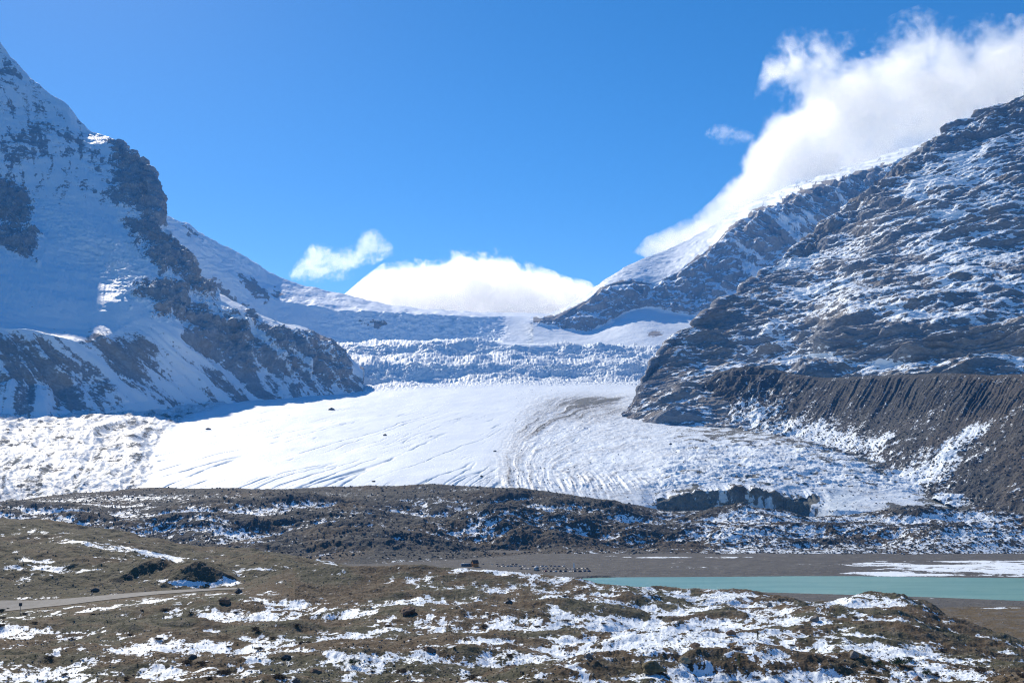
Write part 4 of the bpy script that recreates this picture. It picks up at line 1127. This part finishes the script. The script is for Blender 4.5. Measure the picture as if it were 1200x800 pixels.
plant_at(conifer(2.7, .62, 1), 887, 749, 'small green conifer at the right end of the blue-shaded snow hollow', 'tree')
plant_at(conifer(3.1, 1.0, 2), 867, 779, 'broad dark conifer on the bottom edge of the shaded snow hollow', 'tree')
plant_at(conifer(2.9, .60, 3), 900, 802, 'slim dark conifer standing right at the bottom edge on bright snow', 'tree')
plant_at(conifer(2.2, .6, 4), 1185, 752, 'thin reddish sapling on the brown flat beside the right edge', 'tree')
plant_at(bush(4.6, 1.9, 5), 1053, 777, 'larger green juniper bush on the snow below the brown hummock', 'bush')
plant_at(bush(3.4, 1.3, 6), 1030, 779, 'smaller green juniper bush just left of the larger one', 'bush')
plant_at(bush(3.4, 2.0, 7), 415, 778, 'low green bush alone in a round snow patch', 'bush')
plant_at(bush(2.6, 1.5, 8), 1085, 789, 'dull green bush at the foot of the bright snow slope near the bottom right', 'bush')
plant_at(bush(4.0, 1.8, 9), 2, 716, 'dark leafless shrub at the roadside by the left edge', 'bush')
wp = [bush(2.6, .8, 20 + k, WILLOW, 'willow_shrub') for k in range(3)]
used = set()
for k in range(75):
    a = RNG.uniform(0, 1200); b = RNG.uniform(694, 798)
    if a > 1060 and b < 740 + (a - 1060) * .25: continue
    if a < 345 and b < np.interp(a, *zip(*ROAD_NEAR)) + 3: continue
    o = wp[k % 3]
    if k % 3 in used: o = copy_tree(o)
    used.add(k % 3)
    sc = RNG.uniform(.6, 1.25); o.scale = (sc * 1.2, sc, sc)
    plant_at(o, a, b, 'low brown willow shrub growing in the snow patched turf', 'shrub', 'low willow shrubs on the tundra')

# ---- road sign
STEEL = plain_mat('weathered steel', (.16, .16, .165), .6, .2, 4)
SIGNM = plain_mat('dark sign board', (.05, .055, .06), .7, .2, 3)
p = F_GROUND.at(24, 718)
r = empty('road_sign', p, .25)
bm = bmesh.new(); tube(bm, [(0, 0, -.3), (0, 0, 4.3)], [.11, .10], 8); mesh_obj('post', bm, STEEL, r)
bm = bmesh.new(); box(bm, (-.62, -.17, 3.1), (.62, -.115, 4.4)); bmesh.ops.bevel(bm, geom=bm.edges[:], offset=.02, segments=1, affect='EDGES'); mesh_obj('board', bm, SIGNM, r)
tag(r, 'dark roadside sign on one post at the near edge of the road', 'road sign')

# ---- shelter by the car park
WOOD = plain_mat('orange stained wood', (.58, .22, .06), .75, .25, 1.5)
SHINGLE = plain_mat('dark brown shingle', (.055, .045, .04), .85, .3, 2)
GLASS = plain_mat('dark glass', (.03, .035, .04), .15, .1, 1, .5)
STONE = plain_mat('shelter stone base', (.2, .19, .18), .9, .3, 1.2)


def lot(px, py): return PZ(px, py, LOTZ)


p = lot(556.5, 664.3)
sh = empty('wooden_shelter', p, -1.26)
bm = bmesh.new(); box(bm, (-3.6, -2.8, 0), (3.6, 2.8, .7)); mesh_obj('base', bm, STONE, sh)
bm = bmesh.new(); box(bm, (-3.4, -2.6, .7), (3.4, 2.6, 4.2))
v = [bm.verts.new(c) for c in ((-3.4, -2.6, 4.2), (3.4, -2.6, 4.2), (0, -2.6, 6.4), (-3.4, 2.6, 4.2), (3.4, 2.6, 4.2), (0, 2.6, 6.4))]
bm.faces.new((v[0], v[1], v[2])); bm.faces.new((v[5], v[4], v[3]))
mesh_obj('wall', bm, WOOD, sh)
bm = bmesh.new()
for sg in (-1, 1):
    a = [(0, -2.85, 6.75), (sg * 3.95, -2.85, 4.05), (sg * 3.95, 2.85, 4.05), (0, 2.85, 6.75)]
    lo = [bm.verts.new((c[0], c[1], c[2] - .3)) for c in a]; hi = [bm.verts.new(c) for c in a]
    bm.faces.new(lo); bm.faces.new(hi[::-1])
    for k in range(4): bm.faces.new((lo[k], hi[k], hi[(k + 1) % 4], lo[(k + 1) % 4]))
bmesh.ops.recalc_face_normals(bm, faces=bm.faces[:])
mesh_obj('roof', bm, SHINGLE, sh)
for x in (-1.9, 1.9):
    bm = bmesh.new(); box(bm, (x - .7, -2.66, 1.9), (x + .7, -2.603, 3.4)); mesh_obj('window', bm, GLASS, sh)
bm = bmesh.new(); box(bm, (-.6, -2.68, .72), (.6, -2.603, 3.1)); mesh_obj('door', bm, SHINGLE, sh)
tag(sh, 'small orange wooden shelter with dark gabled roof left of the car park', 'shelter')

# ---- vehicles
TYRE = plain_mat('tyre rubber', (.02, .02, .02), .9, .2, 4)
PAINT = {k: plain_mat(k + ' car paint', c, .3, .06, .5, .5) for k, c in
         dict(dark=(.022, .027, .042), silver=(.34, .36, .39), white=(.62, .63, .64), red=(.26, .035, .03), blue=(.04, .085, .20)).items()}


def profile_prism(bm, prof, w, inset=0.0):
    a = [bm.verts.new((x, -w + (inset if z > 1.0 else 0), z)) for x, z in prof]
    b = [bm.verts.new((x, w - (inset if z > 1.0 else 0), z)) for x, z in prof]
    bm.faces.new(a); bm.faces.new(b[::-1])
    n = len(prof)
    for k in range(n): bm.faces.new((a[k], b[k], b[(k + 1) % n], a[(k + 1) % n]))
    bmesh.ops.recalc_face_normals(bm, faces=bm.faces[:])


def wheel(bm, x, y, rad=.34, w=.12):
    tube(bm, [(x, y - w, rad), (x, y + w, rad)], [rad, rad], 14)


def make_car(kind, suv=False):
    root = empty('parked_car')
    k = 1.16 if suv else 1.0
    bm = bmesh.new()
    profile_prism(bm, [(-2.2, .32), (2.15, .32), (2.25, .62), (2.15, .80 * k), (1.15, .95 * k), (-1.9, 1.0 * k), (-2.22, .9 * k), (-2.25, .5)], .88)
    bmesh.ops.bevel(bm, geom=bm.edges[:], offset=.06, segments=2, affect='EDGES')
    mesh_obj('body', bm, PAINT[kind], root, True)
    bm = bmesh.new()
    profile_prism(bm, [(-1.85, .97 * k), (1.05, .93 * k), (.35, 1.40 * k), (-1.35 if not suv else -1.7, 1.42 * k)], .80, .12)
    mesh_obj('window', bm, GLASS, root)
    bm = bmesh.new(); box(bm, (-1.42, -.64, 1.395 * k), (.38, .64, 1.47 * k), .06); mesh_obj('roof', bm, PAINT[kind], root)
    for x in (-1.38, 1.38):
        for y in (-.80, .80):
            bm = bmesh.new(); wheel(bm, x, y); mesh_obj('wheel', bm, TYRE, root)
    return root


CARS = {('dark', 0): 'dark saloon car', ('dark', 1): 'dark high-roofed car', ('silver', 0): 'silver saloon car', ('silver', 1): 'silver high-roofed car', ('white', 0): 'white saloon car', ('blue', 0): 'blue saloon car', ('red', 0): 'red saloon car'}
PROTO = {k: make_car(*k) for k in CARS}
seen = set()
spots = []
for y, xs, ang in ((662.3, np.arange(566, 606, 5.6), 1.0), (664.0, np.arange(584, 668, 5.1), 1.0), (666.8, np.arange(610, 690, 5.2), -1.0), (669.6, np.arange(640, 694, 5.6), 1.1)):
    for x in xs: spots.append((x + RNG.uniform(-.7, .7), y + RNG.uniform(-.25, .25), ang + RNG.uniform(-.12, .12)))
redp = (640.5, 669.6)
for x, y, a in spots:
    if abs(x - 628) < 4.5 and 664.5 < y < 671: continue
    if RNG.random() < .14: continue
    k = RNG.choice([('dark', 0), ('dark', 1), ('dark', 0), ('silver', 0), ('silver', 1), ('white', 0), ('blue', 0), ('dark', 1)])
    if abs(x - redp[0]) < 2.9 and abs(y - redp[1]) < .6: k = ('red', 0)
    o = PROTO[k] if k not in seen else copy_tree(PROTO[k])
    seen.add(k)
    o.location = lot(x, y); o.rotation_euler = (0, 0, a + (math.pi if RNG.random() < .5 else 0))
    if k == ('red', 0): tag(o, 'the only red car in the car park by the lake', 'car', 'cars in the gravel car park')
    else: tag(o, CARS[k] + ' parked in the gravel car park by the lake', 'car', CARS[k] + 's in the gravel car park')
for k in list(PROTO):
    if k not in seen:
        for q in [c for c in bpy.data.objects if c.parent == PROTO[k]] + [PROTO[k]]: bpy.data.objects.remove(q)


def coach(name, L, Hh, mat, loc, rz, label, cat):
    root = empty(name, loc, rz)
    bm = bmesh.new(); box(bm, (-L / 2, -1.2, .45), (L / 2, 1.2, Hh), .06)
    bmesh.ops.bevel(bm, geom=bm.edges[:], offset=.12, segments=2, affect='EDGES'); mesh_obj('body', bm, mat, root, True)
    for sg in (-1, 1):
        for q in range(int(L // 1.7)):
            x = -L / 2 + .5 + q * 1.65
            bm = bmesh.new(); box(bm, (x, sg * 1.19 - .02, Hh * .52), (x + 1.3, sg * 1.19 + .03, Hh * .82)); mesh_obj('window', bm, GLASS, root)
    bm = bmesh.new(); box(bm, (L / 2 - .06, -1.0, Hh * .45), (L / 2 + .02, 1.0, Hh * .85)); mesh_obj('windscreen', bm, GLASS, root)
    for x in (-L * .32, L * .32):
        for y in (-1.02, 1.02):
            bm = bmesh.new(); wheel(bm, x, y, .48, .15); mesh_obj('wheel', bm, TYRE, root)
    tag(root, label, cat)


coach('camper_van', 6.8, 3.4, PAINT['white'], lot(628.5, 668.2), 1.15, 'tall white camper van standing among the cars in the middle of the car park', 'camper van')
coach('coach', 9.5, 3.3, PAINT['silver'], lot(546, 664.0), .25, 'pale coach parked just left of the orange wooden shelter', 'coach')
p = lot(672.6, 666.3)
r = empty('information_sign', p, .2)
WHITE = plain_mat('white painted board', (.75, .75, .76), .6, .06, 2)
bm = bmesh.new(); box(bm, (-.6, -.12, 1.2), (.6, .12, 5.4)); bmesh.ops.bevel(bm, geom=bm.edges[:], offset=.03, segments=1, affect='EDGES'); mesh_obj('board', bm, WHITE, r)
bm = bmesh.new(); tube(bm, [(0, 0, -.2), (0, 0, 1.25)], [.12, .12], 8); mesh_obj('post', bm, STEEL, r)
tag(r, 'tall narrow white board standing beyond the right end of the parked cars', 'sign')


# ================================================================== CLOUDS
def curve_node(s, fac, xs, ys, lo, hi):
    n = s.node('ShaderNodeFloatCurve')
    c = n.mapping.curves[0]
    while len(c.points) > 2: c.points.remove(c.points[1])
    pts = [(x, (y - lo) / (hi - lo)) for x, y in zip(xs, ys)]
    c.points[0].location = pts[0]; c.points[-1].location = pts[-1]
    for q in pts[1:-1]: c.points.new(*q)
    for q in c.points: q.handle_type = 'AUTO'
    n.mapping.use_clip = False; n.mapping.update()
    s.link(fac, n.inputs['Value'])
    return s.math('ADD', s.math('MULTIPLY', n.outputs[0], hi - lo), lo)


def cloud(name, label, Y, top, bot, depth, dens, amp, scale, thr=.0, soft=.25, holes=(), detail=9, step=.09, fine=.45, rough=.68, dist=.6):
    """A volume of droplets: a bent body (centre line and half height along x) broken up by noise."""
    xs = sorted({a for a, _ in top} | {a for a, _ in bot})
    T = np.interp(xs, *zip(*top)); B = np.interp(xs, *zip(*bot))
    k = Y / F
    x0, x1 = xs[0], xs[-1]; xc = (x0 + x1) / 2
    ctr = P(xc, (T.mean() + B.mean()) / 2, Y)
    t = [(x - x0) / (x1 - x0) for x in xs]
    WT = np.array([P(x, a, Y) for x, a in zip(xs, T)]); WB = np.array([P(x, a, Y) for x, a in zip(xs, B)])
    cz = (WT[:, 2] + WB[:, 2]) / 2 - ctr[2]; hz = (WT[:, 2] - WB[:, 2]) / 2
    L = WT[-1, 0] - WT[0, 0]; ox = WT[0, 0]
    # hull
    n = 90; seg = 28
    bm = bmesh.new(); rings = []
    for i in range(n + 1):
        u = i / n
        c, h = np.interp(u, t, cz), np.interp(u, t, hz)
        end = min(1, (max(1e-3, math.sin(math.pi * min(max(u, .003), .997)))) ** .25 * 1.02)
        rings.append([bm.verts.new((u * L, math.cos(a) * depth * 1.12 * end * (.45 + .55 * h / hz.max()), c + math.sin(a) * h * 1.18 * end)) for a in [2 * math.pi * q / seg for q in range(seg)]])
    for a, b in zip(rings[:-1], rings[1:]):
        for q in range(seg): bm.faces.new((a[q], b[q], b[(q + 1) % seg], a[(q + 1) % seg]))
    bm.faces.new(rings[0]); bm.faces.new(rings[-1][::-1])
    bmesh.ops.recalc_face_normals(bm, faces=bm.faces[:])
    s = NT(name + ' droplets')
    tc = s.node('ShaderNodeTexCoord').outputs['Object']
    sp = s.node('ShaderNodeSeparateXYZ'); s.link(tc, sp.inputs[0])
    u = s.math('DIVIDE', sp.outputs[0], L, True)
    C = curve_node(s, u, t, cz, float(cz.min()) - 1, float(cz.max()) + 1)
    Hh = curve_node(s, u, t, hz, 0.0, float(hz.max()) + 1)
    dz = s.math('DIVIDE', s.math('SUBTRACT', sp.outputs[2], C), s.math('MAXIMUM', Hh, 4.0))
    dep = s.math('MULTIPLY', s.math('ADD', s.math('MULTIPLY', s.math('DIVIDE', Hh, float(hz.max())), .55), .45), depth)
    dy = s.math('DIVIDE', sp.outputs[1], dep)
    r = s.math('SQRT', s.math('ADD', s.math('MULTIPLY', dz, dz), s.math('MULTIPLY', dy, dy)))
    e = s.math('SUBTRACT', 1.0, r)
    endf = s.math('MINIMUM', s.math('MULTIPLY', u, 14.0), s.math('MULTIPLY', s.math('SUBTRACT', 1.0, u), 14.0))
    e = s.math('MINIMUM', e, endf)
    nz = s.noise(tc, 1 / scale, detail, rough, dist)
    nf = s.noise(tc, 4.5 / scale, 5, .6, .4)
    d = s.math('ADD', e, s.math('MULTIPLY', s.math('SUBTRACT', nz, .5), amp))
    d = s.math('ADD', d, s.math('MULTIPLY', s.math('SUBTRACT', nf, .5), amp * fine))
    for hx, hy, rx, ry, val in holes:
        q = P(hx, hy, Y)
        a = s.math('DIVIDE', s.math('SUBTRACT', sp.outputs[0], float(q[0] - ox)), rx * k)
        b = s.math('DIVIDE', s.math('SUBTRACT', sp.outputs[2], float(q[2] - ctr[2])), ry * k)
        g = s.math('SUBTRACT', 1.0, s.math('ADD', s.math('MULTIPLY', a, a), s.math('MULTIPLY', b, b)), True)
        d = s.math('SUBTRACT', d, s.math('MULTIPLY', g, val))
    den = s.math('MULTIPLY', s.range(d, thr, thr + soft), dens)
    pv = s.node('ShaderNodeVolumePrincipled'); pv.inputs['Color'].default_value = (1, 1, 1, 1); pv.inputs['Anisotropy'].default_value = .72
    s.link(den, pv.inputs['Density']); s.link(pv.outputs[0], s.out.inputs['Volume'])
    s.m.cycles.volume_step_rate = step
    o = mesh_obj(name, bm, s.m)
    o.location = (ox, Y, ctr[2])
    tag(o, label, 'cloud')
    return o


cloud('cloud', 'long white cloud streaming off the right mountain with torn wispy edges', 8900,
      [(742, 288), (755, 272), (780, 262), (810, 250), (835, 232), (860, 200), (880, 150), (895, 75), (920, 50), (950, 50), (980, 58), (1010, 52), (1045, 34), (1070, 24), (1100, 36), (1140, 30), (1200, 24), (1320, 0)],
      [(742, 300), (780, 320), (820, 310), (870, 290), (920, 265), (980, 240), (1040, 215), (1100, 190), (1160, 170), (1200, 155), (1320, 100)],
      560, .0055, 2.6, 420, .02, .6, [(925, 118, 34, 40, .9), (890, 140, 30, 50, .7), (1010, 62, 24, 16, .6), (985, 80, 14, 16, .4)])
cloud('cloud', 'broad bright white cloud bank resting behind the head of the glacier', 8700,
      [(392, 350), (410, 338), (432, 322), (452, 311), (480, 309), (505, 311), (530, 304), (552, 299), (578, 301), (605, 308), (632, 318), (660, 326), (690, 330), (715, 345), (735, 352)],
      [(392, 372), (450, 395), (560, 400), (650, 395), (735, 380)],
      620, .0056, 1.8, 230, .06, .16, detail=9, rough=.62)
cloud('cloud', 'small torn white wisp of cloud left of the cloud bank', 8600,
      [(336, 322), (350, 302), (366, 285), (385, 289), (402, 294), (416, 284), (428, 270), (442, 268), (455, 276), (464, 290)],
      [(336, 330), (355, 333), (385, 330), (410, 324), (430, 312), (450, 305), (464, 302)],
      150, .0045, 3.4, 150, .16, .8, rough=.7, fine=.7)
cloud('cloud', 'tiny faint wisp of cloud at the left of the long streaming cloud', 8600,
      [(825, 152), (838, 145), (852, 146), (868, 152), (885, 156)],
      [(825, 162), (845, 168), (868, 170), (885, 166)],
      90, .0035, 3.8, 110, .2, .9, rough=.7, fine=.8)

# ================================================================== LIGHT, AIR, CAMERA
def sky_and_sun():
    w = bpy.data.worlds.new('World'); scene.world = w; w.use_nodes = True
    n, l = w.node_tree.nodes, w.node_tree.links
    n.clear()
    out = n.new('ShaderNodeOutputWorld'); bg = n.new('ShaderNodeBackground'); sky = n.new('ShaderNodeTexSky')
    sky.sky_type = 'NISHITA'; sky.sun_disc = False
    sky.sun_elevation = SUN_EL; sky.sun_rotation = SUN_AZ
    sky.altitude = 2000; sky.air_density = 1.0; sky.dust_density = .3; sky.ozone_density = 3.0
    hs = n.new('ShaderNodeHueSaturation'); hs.inputs['Saturation'].default_value = 1.31
    l.new(sky.outputs[0], hs.inputs['Color']); l.new(hs.outputs[0], bg.inputs['Color'])
    bg.inputs['Strength'].default_value = .105
    l.new(bg.outputs[0], out.inputs['Surface'])
    d = bpy.data.lights.new('Sun', 'SUN'); d.energy = 5.0; d.angle = math.radians(.53); d.color = (1.0, .90, .74)
    s = bpy.data.objects.new('Sun', d); COL.objects.link(s)
    v = Vector((math.sin(SUN_AZ) * math.cos(SUN_EL), math.cos(SUN_AZ) * math.cos(SUN_EL), math.sin(SUN_EL)))
    s.rotation_euler = (-v).to_track_quat('-Z', 'Y').to_euler()


def air():
    lo, hi = (-7000, -140, -9.0), (7000, 7900, 2350)
    vs = [(x, y, z) for x in (lo[0], hi[0]) for y in (lo[1], hi[1]) for z in (lo[2], hi[2])]
    fs = [(0, 1, 3, 2), (4, 6, 7, 5), (0, 4, 5, 1), (2, 3, 7, 6), (0, 2, 6, 4), (1, 5, 7, 3)]
    me = bpy.data.meshes.new('haze'); me.from_pydata(vs, [], fs); me.update()
    m = bpy.data.materials.new('thin mountain air'); m.use_nodes = True
    n, l = m.node_tree.nodes, m.node_tree.links
    n.clear(); out = n.new('ShaderNodeOutputMaterial'); pv = n.new('ShaderNodeVolumePrincipled')
    pv.inputs['Color'].default_value = (.045, .34, 1, 1); pv.inputs['Density'].default_value = 3.0e-5; pv.inputs['Anisotropy'].default_value = 0.1
    l.new(pv.outputs[0], out.inputs['Volume'])
    me.materials.append(m)
    o = bpy.data.objects.new('haze', me); COL.objects.link(o)
    tag(o, 'thin bluish mountain haze filling the valley air', None, None, 'stuff')


sky_and_sun(); air()
cam = bpy.data.cameras.new('camera'); cam.sensor_width = 36; cam.lens = 36 * F / 1200; cam.clip_start = .5; cam.clip_end = 60000
co = bpy.data.objects.new('camera', cam); COL.objects.link(co)
co.location = (0, 0, CAMZ); co.rotation_euler = (math.pi / 2 + PITCH, 0, 0)
scene.camera = co
vs = scene.view_settings
vs.view_transform = 'Standard'; vs.look = 'None'; vs.exposure = .34; vs.gamma = 1; vs.use_curve_mapping = False
cy = scene.cycles
cy.max_bounces = 24; cy.diffuse_bounces = 2; cy.glossy_bounces = 1; cy.transmission_bounces = 1; cy.volume_bounces = 22; cy.transparent_max_bounces = 8
cy.use_denoising = True; cy.denoiser = 'OPENIMAGEDENOISE'; cy.denoising_input_passes = 'RGB_ALBEDO_NORMAL'; cy.denoising_prefilter = 'FAST'
cy.use_adaptive_sampling = False
scene.render.filter_size = 1.2 if hasattr(scene.render, 'filter_size') else 1.5
cy.filter_width = 1.2
